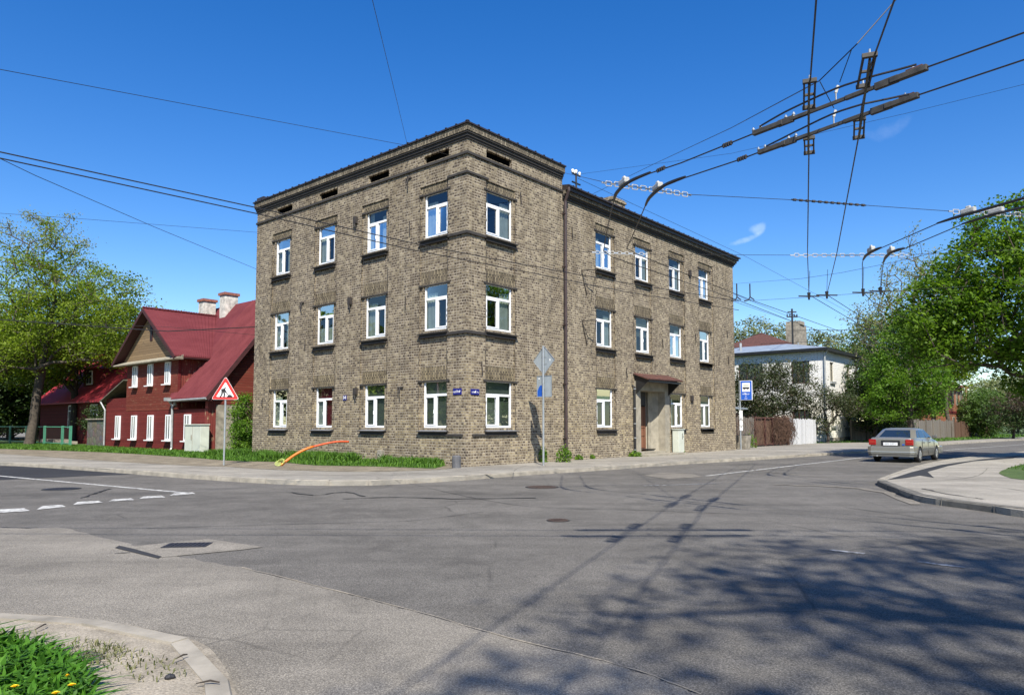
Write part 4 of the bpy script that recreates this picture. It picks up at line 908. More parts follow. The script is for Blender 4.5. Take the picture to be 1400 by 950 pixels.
mb = MB(); mb.tube([(WX+2, WY+8, 8.3), (WX+2, WY+8, 9.2)], .12, 8); mb.box(WX+3, WX+3.1, WY+3, WY+3.1, 8.4, 9.0); mb.build('roof_vent', M['zinc'], wh)
OL = Vector((C.x, C.y, 0))
def fx(px, y0=1.45):        # street-frame x where pixel column px meets the line y = y0
    r = ray(px, 590); n = Vector((-DR.y, DR.x, 0)); O = OL+DL*y0; t_ = O.dot(n)/(Vector((r[0], r[1], 0)).dot(n)); p = Vector((r[0]*t_, r[1]*t_, 0)); return (p-O).dot(DR)
def plank_fence(name, label, x0, x1, y, h, mat, w=.14, seed=1, rag=.05, lean=0, fr=None):
    e = FR(name, (x0+x1)/2, y, label, 'fence'); rg = random.Random(seed)
    m_ = MB(); x = x0
    while x < x1-.02:
        ww = w*rg.uniform(.85, 1.05); hh = h+rg.uniform(-rag, rag); d = rg.uniform(-.012, .012)
        m_.box(x, x+ww-.012, y+d-.012, y+d+.012, .08, hh); x += ww
    m_.build('boards', mat, e)
    m_ = MB(); m_.box(x0, x1, y+.028, y+.08, .5, .6); m_.box(x0, x1, y+.028, y+.08, h-.45, h-.35); m_.build('rail', mat, e)
    x = x0
    while x <= x1: m_ = MB(); m_.box(x-.06, x+.06, y+.082, y+.2, 0, h+.05); m_.build('post', mat, e); x += 2.4
    return e
xa, xb, xc, xd = fx(1005), fx(1032), fx(1078), fx(1116)
plank_fence('board_fence', 'weathered grey board fence right behind the bus stop sign', 22.6, xb-.1, 1.45, 2.05, M['fence'], seed=2)
plank_fence('white_fence', 'peeling white plank fence before the white house', xc, xd, 1.45, 2.0, M['fence_w'], w=.2, seed=3)
gt = FR('rusty_gate', (xb+xc)/2, 1.45, 'rusty brown metal gate overgrown with dry vines', 'gate')
m_ = MB()
for x in (xb, (xb+xc)/2-1.4, (xb+xc)/2, xc-.12): m_.box(x, x+.12, 1.4, 1.52, .1, 2.1)
m_.box(xb, xc, 1.42, 1.5, 2.0, 2.08); m_.box(xb, xc, 1.42, 1.5, .2, .28); m_.build('gate_frame', M['rust'], gt)
m_ = MB(); m_.box(xb+.1, xc-.1, 1.53, 1.56, .2, 2.0); m_.build('gate_panel', M['fence_br'], gt)
rg = np.random.default_rng(4)
def vines(name, label, x0, x1, y, z1, n, mat, r=.012):
    e = FR(name, (x0+x1)/2, y, label, 'vine'); m_ = MB()
    for i in range(n):
        x = rg.uniform(x0, x1); z = z1*rg.uniform(.7, 1.05); p = [(x, y-.05, z)]
        for k in range(7): x += rg.normal()*.14; z += rg.normal()*.10-.17*z1/2; p.append((x, y-.06-rg.random()*.25, max(.12, z)))
        m_.tube(p, r, 3, caps=False)
    m_.build('stems', mat, e); return e
vines('dry_vine', 'tangle of dry brown vines hanging over the rusty gate', (xb+xc)/2-.2, xc+.3, 1.35, 2.2, 260, M['twig'])
vines('dry_vine', 'dry brown creeper along the top of the grey board fence', 22.7, xb+2, 1.35, 2.25, 60, M['twig'])
sh = FR('garden_shed', 27, 6, 'low dark shed with grey sheet roof behind the board fence', 'shed')
m_ = MB(); m_.box(24.0, 31, 3.5, 8, .0, 2.4); m_.build('wall', M['fence_br'], sh)
m_ = MB(); m_.add([(23.6, 3.0, 2.75), (31.5, 3.0, 2.75), (31.5, 8.4, 3.3), (23.6, 8.4, 3.3), (23.6, 3.0, 2.65), (31.5, 3.0, 2.65), (31.5, 8.4, 3.2), (23.6, 8.4, 3.2)], [(0, 1, 2, 3), (7, 6, 5, 4), (0, 4, 5, 1), (1, 5, 6, 2), (2, 6, 7, 3), (3, 7, 4, 0)]); m_.build('roof', M['greyroof'], sh)
# long fence beyond the car
def fence_between(name, label, p0, p1, h, mat, seed, w=.16, rag=.06):
    p0 = Vector(p0); p1 = Vector(p1); d = (p1-p0); Ln = d.length; a = math.atan2(d.y, d.x)
    e = empty(name, (p0.x, p0.y, 0), a, label, 'fence'); rg_ = random.Random(seed); m_ = MB(); x = 0; k = 0
    while x < Ln:
        ww = w*rg_.uniform(.85, 1.1); step = .25*int(x/3) % 2
        m_.box(x, x+ww-.015, -.012, .012, .1, h+rg_.uniform(-rag, rag)+.06*math.sin(int(x/2.5)*2.1)); x += ww
    m_.build('boards', mat, e); x = 0
    while x <= Ln: m_ = MB(); m_.box(x-.07, x+.07, -.15, -.013, 0, h+.12); m_.build('post', mat, e); x += 2.5
    return e
q0 = G(1180, 603.5, .12)+DL*1.0; q1 = G(1252, 602, .12)+DL*1.2; q2 = G(1316, 598.6, .12)+DL*.8; q3 = G(1362, 596.6, .12)+DL*.6
fence_between('board_fence', 'shaded dark board fence under the bushy tree left of the car roof', q0, q1, 1.9, M['fence'], 5)
fence_between('board_fence', 'tall weathered grey board fence right of the silver car', q1, q2, 2.05, M['fence'], 6)
fence_between('board_fence', 'dark brown board fence beyond the leaning wooden pole', q2, q3, 1.9, M['fence_br'], 7)
# wooden house far right
pf = D(1318, 590, 88); hx, hy = toL(pf)
h3 = FR('wooden_house', hx, hy, 'weathered reddish wooden house glimpsed between the trees on the right', 'house')
m_ = MB(); m_.box(hx-9, hx, hy, hy+7, 0, 6.2); m_.build('wall', M['redweather'] if 'redweather' in M else M['redboard_v'], h3)
t = NT('faded_orange_boards'); M['faded'] = boards('faded_orange_boards', (.24, .09, .05), (.36, .15, .08), .18, wear=(.3, .22, .15), wearamt=.5); h3.children[0].data.materials[0] = M['faded']
m_ = MB(); slabroof(m_, [(hx-9.5, hy-.6, 6.1), (hx+.6, hy-.6, 6.1), (hx+.6, hy+3.5, 7.9), (hx-9.5, hy+3.5, 7.9)], .12); slabroof(m_, [(hx-9.5, hy+3.5, 7.9), (hx+.6, hy+3.5, 7.9), (hx+.6, hy+7.6, 6.1), (hx-9.5, hy+7.6, 6.1)], .12); m_.build('roof', M['redroof2'], h3)
m_ = MB(); m_.box(hx-9.05, hx+.05, hy-.08, hy-.001, 2.9, 3.15); m_.build('floor_band', M['redboard'], h3)
for x in (hx-1.7, hx-4.2, hx-6.8):
    for z in (.9, 3.9):
        m_ = MB(); m_.box(x-.55, x+.55, hy-.07, hy, z, z+1.6); o = m_.build('window', M['fascia'], h3); m_ = MB(); m_.box(x-.4, x-.06, hy-.085, hy-.07, z+.12, z+1.5); m_.box(x+.06, x+.4, hy-.085, hy-.07, z+.12, z+1.5); m_.build('pane', M['darkpane'], o)
pp = G(1320, 597.2, .12); e = empty('wooden_pole', pp, 0, 'leaning yellowish wooden pole with white painted foot by the fence', 'pole')
m_ = MB(); m_.tube([(0, 0, .9), (.1, 0, 3), (.35, 0, 6.2)], .13, 8, radii=[.17, .15, .1]); m_.build('shaft', M['oldboard'], e); m_ = MB(); m_.tube([(0, 0, -.1), (0, 0, .9)], .19, 8); m_.build('painted_foot', M['white'], e)
# hipped brown roof, concrete stack and pole beyond the white house
pf = D(1045, 590, 95); e = empty('hipped_roof_house', (pf.x, pf.y, 0), ANG+.3, 'distant house with rusty brown hipped roof beyond the white house', 'house')
m_ = MB(); m_.box(-5, 5, -4, 4, 0, 11.4); m_.build('wall', M['chimney'], e)
m_ = MB(); m_.add([(-5.5, -4.5, 11.4), (5.5, -4.5, 11.4), (5.5, 4.5, 11.4), (-5.5, 4.5, 11.4), (-1.2, 0, 13.7), (1.2, 0, 13.7)], [(0, 1, 5, 4), (1, 2, 5), (2, 3, 4, 5), (3, 0, 4)]); m_.build('roof', M['rust'], e)
pf = D(1092, 590, 92); e = empty('concrete_stack', (pf.x, pf.y, 0), ANG, 'wide grey concrete chimney block beyond the white house roof', 'chimney')
m_ = MB(); m_.box(-1.5, 1.5, -.8, .8, 0, 14.3); m_.build('stack', M['rubble'], e); m_ = MB(); m_.box(-1.1, .6, -.9, .9, 14.3, 14.8); m_.build('stack_cap', M['rubble'], e)
pf = D(1087, 590, 66); e = empty('utility_pole', (pf.x, pf.y, 0), 0, 'thin dark utility pole with insulators beyond the white house', 'pole')
m_ = MB(); m_.tube([(0, 0, 0), (0, 0, 12.3)], .09, 8); m_.build('shaft', M['blackp'], e); m_ = MB(); m_.box(-.5, .5, -.05, .05, 11.5, 11.6); m_.box(-.4, .4, -.05, .05, 11.95, 12.05)
for x in (-.45, -.2, .2, .45): m_.tube([(x, 0, 11.6), (x, 0, 11.8)], .06, 6)
m_.build('crossarm', M['blackp'], e)
# antenna mast and satellite dishes on the brick house
ap = D(788, 300, 33.5); e = empty('roof_mast', (ap.x, ap.y, 11.5), ANG, 'short black mast with white insulators on the brick house roof', 'mast')
m_ = MB(); m_.tube([(0, 0, 0), (0, 0, 2.05)], .045, 6); m_.box(-.33, .33, -.03, .03, 1.5, 1.56); m_.box(-.3, .3, -.03, .03, 1.0, 1.06); m_.box(-.33, .33, -.03, .03, 1.92, 1.98); m_.build('mast_pole', M['blackp'], e)
m_ = MB()
for x, z in ((-.28, 1.98), (0, 2.02), (.28, 1.98), (-.15, 1.96), (.4, .8), (.25, 1.06)): m_.tube([(x, 0, z), (x, 0, z+.09), (x, 0, z+.16)], .06, 8, radii=[.05, .075, .05])
m_.build('insulators', M['white'], e)
for i, (px, y_, r_) in enumerate(((1004.5, 455, .36), (1004.5, 468, .46))):
    p = L(LR+.25, 1.2, 0); z = 1.55+(581-y_)/981*p.y
    e = empty('satellite_dish', (p.x, p.y, z), ANG, ['smaller upper white satellite dish on the end wall of the brick house', 'larger lower white satellite dish on the end wall of the brick house'][i], 'satellite dish', 'satellite dishes on the brick house')
    m_ = MB(); rings = []; vs = []; fs = []
    for k in range(5):
        for j in range(16): a = j*pi/8; rr = r_*k/4; vs.append((rr*math.cos(a), -.35+.25*(k/4)**2*-.5, rr*math.sin(a)))
    for k in range(4):
        for j in range(16): fs.append((k*16+j, k*16+(j+1) % 16, (k+1)*16+(j+1) % 16, (k+1)*16+j))
    m_.add(vs, fs); m_.build('dish', M['white'], e, smooth=True)
    m_ = MB(); m_.tube([(-.3, .3, 0), (0, 0, 0), (0, -.33, 0)], .025, 6); m_.build('dish_arm', M['steel'], e)
# ================================================================ STREET FURNITURE
def tri_poly(w, r):     # rounded triangle, apex up, base width w
    h = w*.866; pts = []
    for cx_, cz_, a0 in ((0, h*2/3-2*r, 90), (-w/2+r*1.732, -h/3+r, 210), (w/2-r*1.732, -h/3+r, 330)):
        for k in range(-2, 3): a = math.radians(a0+k*30); pts.append((cx_+r*math.cos(a), cz_+r*math.sin(a)))
    return pts
def flat(mb, poly, y0, y1, mi=0):      # polygon in xz extruded along y
    n = len(poly); mb.add([(p[0], y0, p[1]) for p in poly]+[(p[0], y1, p[1]) for p in poly], [tuple(range(n)), tuple(range(2*n-1, n-1, -1))]+[(i, (i+1) % n, n+(i+1) % n, n+i) for i in range(n)], mi)
p = G(306, 636, .12); e = empty('roadworks_sign', p, math.radians(8), 'triangular red and white roadworks warning sign on a grey pole', 'road sign')
m_ = MB(); m_.tube([(0, 0, -.1), (0, 0, 2.95)], .033, 10); m_.build('pole', M['steel'], e)
m_ = MB(); flat(m_, tri_poly(.96, .045), -.052, -.036); m_.v = [(v[0]+.0, v[1], v[2]+2.62) for v in m_.v]; pl = m_.build('sign_plate', M['white'], e)
m_ = MB(); flat(m_, tri_poly(.93, .042), -.055, -.0521); m_.v = [(v[0], v[1], v[2]+2.62) for v in m_.v]; m_.build('red_border', M['red'], pl)
m_ = MB(); flat(m_, tri_poly(.62, .02), -.058, -.0551); m_.v = [(v[0], v[1], v[2]+2.615) for v in m_.v]; m_.build('white_field', M['white'], pl)
m_ = MB(); k = .86
def P_(*pts): return [(x*k, z*k) for x, z in pts]
flat(m_, P_((-.05, .16), (-.01, .20), (.03, .16), (-.01, .12)), -.061, -.0581)
flat(m_, P_((-.17, .12), (-.04, .15), (.02, .08), (-.06, .0), (-.16, .02)), -.061, -.0581)
flat(m_, P_((-.16, .03), (-.09, .02), (-.10, -.10), (-.17, -.22), (-.23, -.22), (-.16, -.09)), -.061, -.0581)
flat(m_, P_((-.10, .03), (-.03, .02), (.0, -.10), (-.02, -.22), (-.08, -.22), (-.06, -.10)), -.061, -.0581)
flat(m_, P_((-.06, .11), (.06, -.02), (.03, -.05), (-.09, .06)), -.061, -.0581)
flat(m_, P_((-.02, .07), (.0, .09), (.13, -.13), (.11, -.15)), -.061, -.0581)
flat(m_, P_((.06, -.22), (.10, -.15), (.18, -.10), (.26, -.15), (.31, -.22)), -.061, -.0581)
m_.v = [(v[0], v[1], v[2]+2.61) for v in m_.v]; m_.build('worker_pictogram', M['blackp'], pl)
# priority sign seen from behind
p = G(743, 636, .12); e = empty('priority_sign', p, ANG-pi/2-math.radians(4), 'diamond sign and rectangular sign seen from behind on one pole by the brick wall', 'road sign')
m_ = MB(); m_.tube([(0, 0, -.1), (0, 0, 4.25)], .037, 10); m_.tube([(0, 0, 4.25), (0, 0, 4.27)], .04, 10); m_.build('pole', M['steel'], e)
def diamond(w, r=.05):
    pts = []
    for a0 in (90, 180, 270, 0):
        for k in (-1, 0, 1): a = math.radians(a0+k*30); c = math.radians(a0); R0 = w-r*1.41; pts.append((R0*math.cos(c)+r*math.cos(a), R0*math.sin(c)+r*math.sin(a)))
    return pts
m_ = MB(); flat(m_, diamond(.52), .045, .058); m_.v = [(v[0], v[1], v[2]+3.75) for v in m_.v]; a_ = m_.build('diamond_plate', M['alu'], e)
m_ = MB()
for i in range(12):
    q = diamond(.52); p0, p1 = q[i], q[(i+1) % 12]; m_.beam((p0[0], .04, p0[1]+3.75), (p1[0], .04, p1[1]+3.75), .012, .022, up=Vector((0, 1, 0)))
m_.box(-.12, .12, .037, .045, 3.85, 3.88); m_.box(-.12, .12, .037, .045, 3.6, 3.63); m_.build('rim', M['steel'], a_)
m_ = MB(); m_.box(.26, .31, .043, .045, 3.72, 3.79); m_.build('sticker', M['white'], a_)
m_ = MB(); m_.box(-.33, .35, .045, .056, 2.44, 3.2); b_ = m_.build('rectangular_plate', M['alu'], e)
m_ = MB()
for x0, x1, z0, z1 in ((-.35, -.33, 2.43, 3.21), (.35, .365, 2.43, 3.21), (-.33, .35, 2.43, 2.445), (-.33, .35, 3.195, 3.21)): m_.box(x0, x1, .03, .06, z0, z1)
m_.build('rim', M['steel'], b_)
m_ = MB(); m_.add([(-.32, .0435, 2.46), (-.05, .0435, 2.46), (-.05, .0435, 2.86), (-.18, .0435, 2.86), (-.24, .0435, 2.8), (-.32, .0435, 2.66)], [(0, 1, 2, 3, 4, 5)]); m_.build('blue_patch', M['blue'], b_)
m_ = MB(); m_.box(-.27, -.21, .0425, .0445, 3.08, 3.13); m_.build('sticker', M['white'], b_)
# bus stop sign
p = D(1013, 617, 42.6); p.z = .12; e = empty('bus_stop_sign', p, ANG-pi/2+math.radians(14), 'blue and white trolleybus stop sign on a slim grey pole', 'bus stop sign')
m_ = MB(); m_.tube([(0, 0, -.1), (0, 0, 4.05)], .045, 8); m_.build('pole', M['steel'], e)
m_ = MB(); m_.box(.05, .72, -.10, .10, 2.9, 4.05); s_ = m_.build('sign_box', M['white'], e, bevel=.01)
m_ = MB(); m_.box(.075, .70, -.104, -.1005, 2.92, 4.03); m_.build('blue_face', M['blue'], s_)
m_ = MB(); m_.box(.16, .60, -.107, -.1045, 3.40, 3.92); m_.build('white_field', M['white'], s_)
m_ = MB(); m_.box(.19, .57, -.110, -.1075, 3.60, 3.66); m_.box(.21, .55, -.110, -.1075, 3.56, 3.60); m_.tube([(.28, -.1085, 3.555), (.28, -.1075, 3.555)], .035, 10); m_.tube([(.48, -.1085, 3.555), (.48, -.1075, 3.555)], .035, 10); m_.build('bus_pictogram', M['blackp'], s_)
m_ = MB(); m_.box(.22, .54, -.110, -.1075, 3.70, 3.82); m_.box(.22, .54, -.1101, -.1075, 3.45, 3.49); m_.build('pictogram_windows', M['cream'], s_)
m_ = MB(); marks(m_, 7, .40, .10, 3, lambda v: Vector((v.x+.38, v.y-.1045, v.z+3.22))); marks(m_, 2, .10, .06, 4, lambda v: Vector((v.x+.38, v.y-.1045, v.z+3.10))); marks(m_, 3, .16, .10, 8, lambda v: Vector((v.x+.38, v.y-.1045, v.z+2.97))); m_.build('lettering', M['white'], s_)
m_ = MB()
for z in (1.1, 1.42, 1.74, 2.02): m_.box(-.03, .15, -.075, -.05, z, z+.28)
m_.build('timetable', M['white'], e)
m_ = MB(); m_.box(.0, .1, -.077, -.0755, 1.78, 1.84); m_.box(.02, .09, -.077, -.0755, 1.3, 1.35); m_.build('timetable_print', M['blackp'], e)
p = D(1012, 617, 43.0)+DR*.4; p.z = .12; e = empty('litter_bin', p, ANG, 'square concrete litter bin behind the bus stop pole', 'litter bin')
m_ = MB(); m_.add([(-.32, -.3, 0), (.36, -.3, 0), (.36, .3, 0), (-.32, .3, 0), (-.38, -.36, .8), (.42, -.36, .8), (.42, .36, .8), (-.38, .36, .8)], [(3, 2, 1, 0), (4, 5, 6, 7), (0, 1, 5, 4), (1, 2, 6, 5), (2, 3, 7, 6), (3, 0, 4, 7)]); m_.build('bin_body', M['rubble'], e, bevel=.02)
m_ = MB(); m_.box(-.30, .34, -.28, .28, .801, .82); m_.build('bin_liner', M['blackp'], e)
e = FR('utility_cabinet', 14.95, -.25, 'narrow cream metal cabinet on the pavement right of the door', 'utility cabinet')
m_ = MB(); m_.box(14.62, 15.2, -.42, -.08, .2, 1.32); m_.box(14.58, 15.24, -.46, -.06, 1.32, 1.36); m_.build('cabinet_body', M['cream'], e, bevel=.008); m_ = MB(); m_.box(14.60, 15.22, -.44, -.07, .1, .2); m_.build('cabinet_base', M['kerb'], e)
m_ = MB(); m_.box(15.0, 15.03, -.43, -.42, .85, 1.15); m_.box(15.08, 15.12, -.43, -.42, .95, 1.0); m_.build('cabinet_handle', M['blackp'], e)
e = FR('utility_cabinet', -.4, 19.0, 'wide cream metal cabinet before the corner of the red house', 'utility cabinet')
m_ = MB(); m_.box(-.55, -.1, 18.05, 19.75, .2, 1.55); m_.box(-.6, -.08, 18.0, 19.8, 1.55, 1.6); m_.build('cabinet_body', M['cream'], e, bevel=.01); m_ = MB(); m_.box(-.56, -.551, 18.89, 18.91, .25, 1.5); m_.box(-.58, -.551, 18.98, 19.02, .8, 1.05); m_.build('door_seam', M['rubble'], e); m_ = MB(); m_.box(-.52, -.12, 18.1, 19.7, .05, .2); m_.build('cabinet_base', M['kerb'], e)
p = G(624, 639.5, .12); e = empty('stone_bollard', p, 0, 'short dark grey stone bollard at the corner of the brick house', 'bollard'); m_ = MB(); m_.tube([(0, 0, 0), (0, 0, .38), (0, 0, .42)], .15, 14, radii=[.15, .145, .11]); m_.build('bollard_body', M['alu'], e)
M['alu2'] = plain('dark_granite', (.10, .10, .105), .7, var=.3); e.children[0].data.materials[0] = M['alu2']
# orange conduit
def zz(y, Y): return 1.55-(y-581)/981*Y
cp = [(383, 637, 25.2), (392, 629.5, 25.3), (404, 621, 25.5), (420, 613, 25.7), (436, 608.5, 25.9), (452, 605, 26.1), (465, 603.5, 26.25), (477, 603.8, 26.4)]
cv = smooth_line([D(x, y, Y) for x, y, Y in cp], 4); o0 = cv[0].copy()
e = empty('cable_conduit', (o0.x, o0.y, .12), 0, 'orange plastic conduit arching out of the soil before the brick wall', 'conduit'); off = Vector((o0.x, o0.y, .12))
m_ = MB(); m_.tube([p-off for p in cv[:15]], .042, 10, radii=[.046]*6+[.042]*9); m_.build('orange_pipe', M['orange'], e, smooth=True)
m_ = MB(); m_.tube([p-off for p in cv[14:]], .038, 10); m_.build('faded_pipe', M['orange_red'], e, smooth=True)
m_ = MB(); rg_ = random.Random(3)
for k in range(5):
    a = k*.7; cpt = Vector((-.05+.03*k, 0, .06+.02*k)); m_.tube([cpt+Vector((.13*math.cos(t_+a), .08*math.sin(t_), .08*math.sin(t_+a)+.04)) for t_ in [j*pi/8 for j in range(15)]], .013, 6)
m_.build('wire_coil', M['hivis'], e, smooth=True)
pst = L(-.35, 4.15, 0); e = empty('marker_stone', (pst.x, pst.y, .12), ANG, 'small pale marker stone in the grass under a window', 'marker stone'); m_ = MB(); m_.box(-.09, .09, -.13, .13, 0, .5); m_.build('stone_body', M['kerb'], e, bevel=.04); m_ = MB(); m_.box(-.093, -.091, -.03, .03, .28, .34); m_.build('mark', M['blackp'], e)
def small_weed(q, r, h, n, lab, seed):
    p = G(*q, .12); e = empty('wall_weed', (p.x, p.y, .12), 0, lab, 'weed', 'weeds along the foot of the brick wall'); rg_ = np.random.default_rng(seed)
    a = rg_.uniform(0, 2*pi, n); rr = r*np.sqrt(rg_.random(n)); z = h*rg_.random(n)*(1-.5*rr/r); c = np.c_[rr*np.cos(a), rr*np.sin(a), z]
    s = .05*(.6+.8*rg_.random(n)); u = rg_.normal(size=(n, 3)); u /= np.linalg.norm(u, axis=1)[:, None]; w = np.cross(u, rg_.normal(size=(n, 3))); w /= np.linalg.norm(w, axis=1)[:, None]
    v = np.stack([c-u*s[:, None], c+w*s[:, None]*.6, c+u*s[:, None], c-w*s[:, None]*.6], 1).reshape(-1, 3); f = np.arange(4*n).reshape(-1, 4)
    join_np('foliage', v, f, M['leaf_bright'], e, rg_.random(n)); m_ = MB()
    for k in range(5): m_.tube([(0, 0, 0), (r*.5*math.cos(k*1.3), r*.5*math.sin(k*1.3), h*.8)], .006, 4)
    m_.build('stems', M['bark'], e)
small_weed((741, 631.5), .22, .75, 260, 'leafy weed at the wall right behind the diamond sign pole', 21)
small_weed((771, 631.5), .32, .8, 320, 'tallest weed, at the foot of the brown downpipe', 22)
small_weed((791, 628.5), .2, .25, 110, 'small round weed right of the downpipe', 23)
small_weed((808, 627), .2, .25, 110, 'small weed below the first window right of the downpipe', 24)
small_weed((868, 624), .30, .3, 200, 'small weed beside the doorstep', 25)
small_weed((928, 620), .3, .3, 130, 'tiny weed at the foot of the narrow cabinet', 26)
small_weed((1025, 612), .45, 1.2, 300, 'tall nettle against the grey board fence', 27)
# ================================================================ CAR
ch = math.radians(47.0); rear = G(1227, 631); car_c = Vector((math.cos(ch), math.sin(ch), 0))
cp_ = rear+car_c*1.42; e = empty('parked_car', (cp_.x, cp_.y, 0), ch, 'silver beige saloon car on the road, seen from behind', 'car'); car = e
e.name = 'saloon_car'
t = NT('silver_beige_paint'); t.base((.26, .248, .215), .32, .5); t.b.inputs['Coat Weight'].default_value = .5; t.b.inputs['Coat Roughness'].default_value = .08; PAINT = t.mat
t = NT('car_glass'); t.base((.012, .022, .04), .04, spec=.8); CG = t.mat
t = NT('tail_lamp_red'); t.base((.28, .008, .008), .2, spec=.4); TLR = t.mat
t = NT('tail_lamp_amber'); t.base((.34, .022, .010), .2, spec=.6); TLA = t.mat
t = NT('chrome_rim'); t.base((.5, .5, .5), .3, .7); RIM = t.mat
PLG = plain('dark_bumper_plastic', (.10, .098, .088), .5, var=.1); PLB = plain('black_trim', (.02, .02, .02), .5)
stn = [(-2.32, .74, .46, .93, .96), (-2.27, .80, .36, 1.0, 1.03), (-2.1, .85, .30, 1.025, 1.055), (-1.75, .87, .25, 1.01, 1.04), (-1.4, .878, .23, .995, 1.01), (-.9, .885, .21, .975, .99), (-.3, .888, .20, .955, .97), (.3, .888, .20, .945, .96), (.9, .885, .20, .93, .95), (1.33, .875, .21, .90, .93), (1.75, .86, .24, .85, .885), (2.1, .83, .28, .78, .82), (2.27, .77, .34, .70, .74), (2.35, .66, .42, .60, .63)]
def prof(w, zb, zs, zt):
    h = [(0, zb), (.80*w, zb), (.95*w, zb+.06), (w, max(.45, zb+.08)), (1.0*w, .60 if zs > .7 else zs-.1), (.985*w, zs-.14), (.965*w, zs-.05), (.92*w, zs), (.80*w, zs+.35*(zt-zs)), (.4*w, zt), (0, zt)]
    return h + [(-y, z) for y, z in reversed(h[1:-1])]
m_ = MB(); vs = []; n = 20
for s_ in stn: pr = prof(*s_[1:]); n = len(pr); vs += [(s_[0], y, z) for y, z in pr]
fs = []
for i in range(len(stn)-1):
    for j in range(n): fs.append((i*n+j, i*n+(j+1) % n, (i+1)*n+(j+1) % n, (i+1)*n+j))
fs += [tuple(range(n-1, -1, -1)), tuple((len(stn)-1)*n+j for j in range(n))]
m_.add(vs, fs); body = m_.build('body', PAINT, car)
cut = MB()
for wx_ in (-1.40, 1.33):
    for sd in (-1, 1): cut.tube([(wx_, sd*.60, .32), (wx_, sd*1.1, .32)], .355, 28)
co_ = cut.build('cutter', PAINT, car); bo = body.modifiers.new('b', 'BOOLEAN'); bo.object = co_; bo.operation = 'DIFFERENCE'; bo.solver = 'EXACT'
dg = bpy.context.evaluated_depsgraph_get(); nm = bpy.data.meshes.new_from_object(body.evaluated_get(dg)); body.modifiers.clear(); body.data = nm; bpy.data.objects.remove(co_)
for f_ in nm.polygons: f_.use_smooth = True
try: nm.set_sharp_from_angle(angle=math.radians(32))
except Exception: pass
def ring(z, x0, x1, hw, c=.12, front=0):
    return [(x0, -hw+c*1.6, z), (x0+c, -hw, z), (x1-c*1.5, -hw, z), (x1, -hw+c*1.8, z), (x1+front, 0, z), (x1, hw-c*1.8, z), (x1-c*1.5, hw, z), (x0+c, hw, z), (x0, hw-c*1.6, z), (x0-.02, 0, z)]
rs = [ring(.93, -1.86, 1.16, .81, .10, .06), ring(1.0, -1.78, 1.02, .80, .10, .06), ring(1.36, -1.16, .34, .635, .10, .04), ring(1.415, -1.0, .18, .55, .12, .04), ring(1.44, -.6, -.1, .30, .1, .02)]
m_ = MB(); k = len(rs[0]); m_.add([v for r in rs for v in r], [(i*k+j, i*k+(j+1) % k, (i+1)*k+(j+1) % k, (i+1)*k+j) for i in range(len(rs)-1) for j in range(k)]+[tuple(range((len(rs)-1)*k, len(rs)*k))])
cab = m_.build('roof', PAINT, car, smooth=True, bevel=0)
try: cab.data.set_sharp_from_angle(angle=math.radians(38))
except Exception: pass
def lerp(a, b, t_): return a+(b-a)*t_
def side_pt(x, z, s, o=.008):
    t_ = (z-1.0)/.36; return (x, s*(lerp(.80, .635, t_)+o), z+.003)
for s in (-1, 1):
    for nm_, q in (('front_door_glass', [(-.10, 1.01), (.80, 1.01), (.22, 1.335), (-.10, 1.335)]), ('rear_door_glass', [(-1.02, 1.01), (-.17, 1.01), (-.17, 1.335), (-.85, 1.335)]), ('quarter_glass', [(-1.52, 1.02), (-1.08, 1.02), (-.92, 1.33), (-1.05, 1.33)])):
        m_ = MB(); m_.add([side_pt(x, z, s) for x, z in q], [(0, 1, 2, 3)]); m_.build(nm_, CG, car)
m_ = MB(); m_.add([(-1.74-.022+.0, -.62, 1.015), (-1.76-.022, 0, 1.015), (-1.74-.022, .62, 1.015), (-1.215-.022, .48, 1.335), (-1.235-.022, 0, 1.335), (-1.215-.022, -.48, 1.335)], [(0, 1, 4, 5), (1, 2, 3, 4)]); m_.v = [(v[0]+.0, v[1], v[2]+.004) for v in m_.v]; m_.build('rear_window', CG, car)
m_ = MB(); m_.add([(1.03+.02, -.60, 1.015), (1.09+.02, 0, 1.015), (1.03+.02, .60, 1.015), (.40+.02, .46, 1.34), (.44+.02, 0, 1.34), (.40+.02, -.46, 1.34)], [(0, 1, 4, 5), (1, 2, 3, 4)]); m_.build('windscreen', CG, car)
# rear: bumper, lamps, plate
m_ = MB(); bp = []
def bar(m_, x0, x1, hw, z0, z1, sidel): m_.add([(x1, -hw, z0), (x0+.06, -hw, z0), (x0, -hw+.14, z0), (x0, hw-.14, z0), (x0+.06, hw, z0), (x1, hw, z0), (x1, -hw, z1), (x0+.06, -hw, z1), (x0, -hw+.14, z1), (x0, hw-.14, z1), (x0+.06, hw, z1), (x1, hw, z1)], [(0, 1, 2, 3, 4, 5), (11, 10, 9, 8, 7, 6), (0, 6, 7, 1), (1, 7, 8, 2), (2, 8, 9, 3), (3, 9, 10, 4), (4, 10, 11, 5), (5, 11, 6, 0)])
bar(m_, -2.42, -1.82, .885, .34, .66, 0); rb = m_.build('rear_bumper', PAINT, car, bevel=.03)
m_ = MB(); bar(m_, -2.435, -2.0, .893, .43, .47, 0); m_.build('bumper_strip', M['white'] if False else RIM, rb)
m_ = MB(); bar(m_, -2.40, -1.85, .86, .25, .34, 0); m_.build('bumper_skirt', PLG, rb)
m_ = MB(); m_.v = []; bar(m_, -2.42, -1.85, .885, .30, .62, 0); m_.v = [(-v[0], v[1], v[2]) for v in m_.v]; m_.build('front_bumper', PAINT, car, bevel=.03)
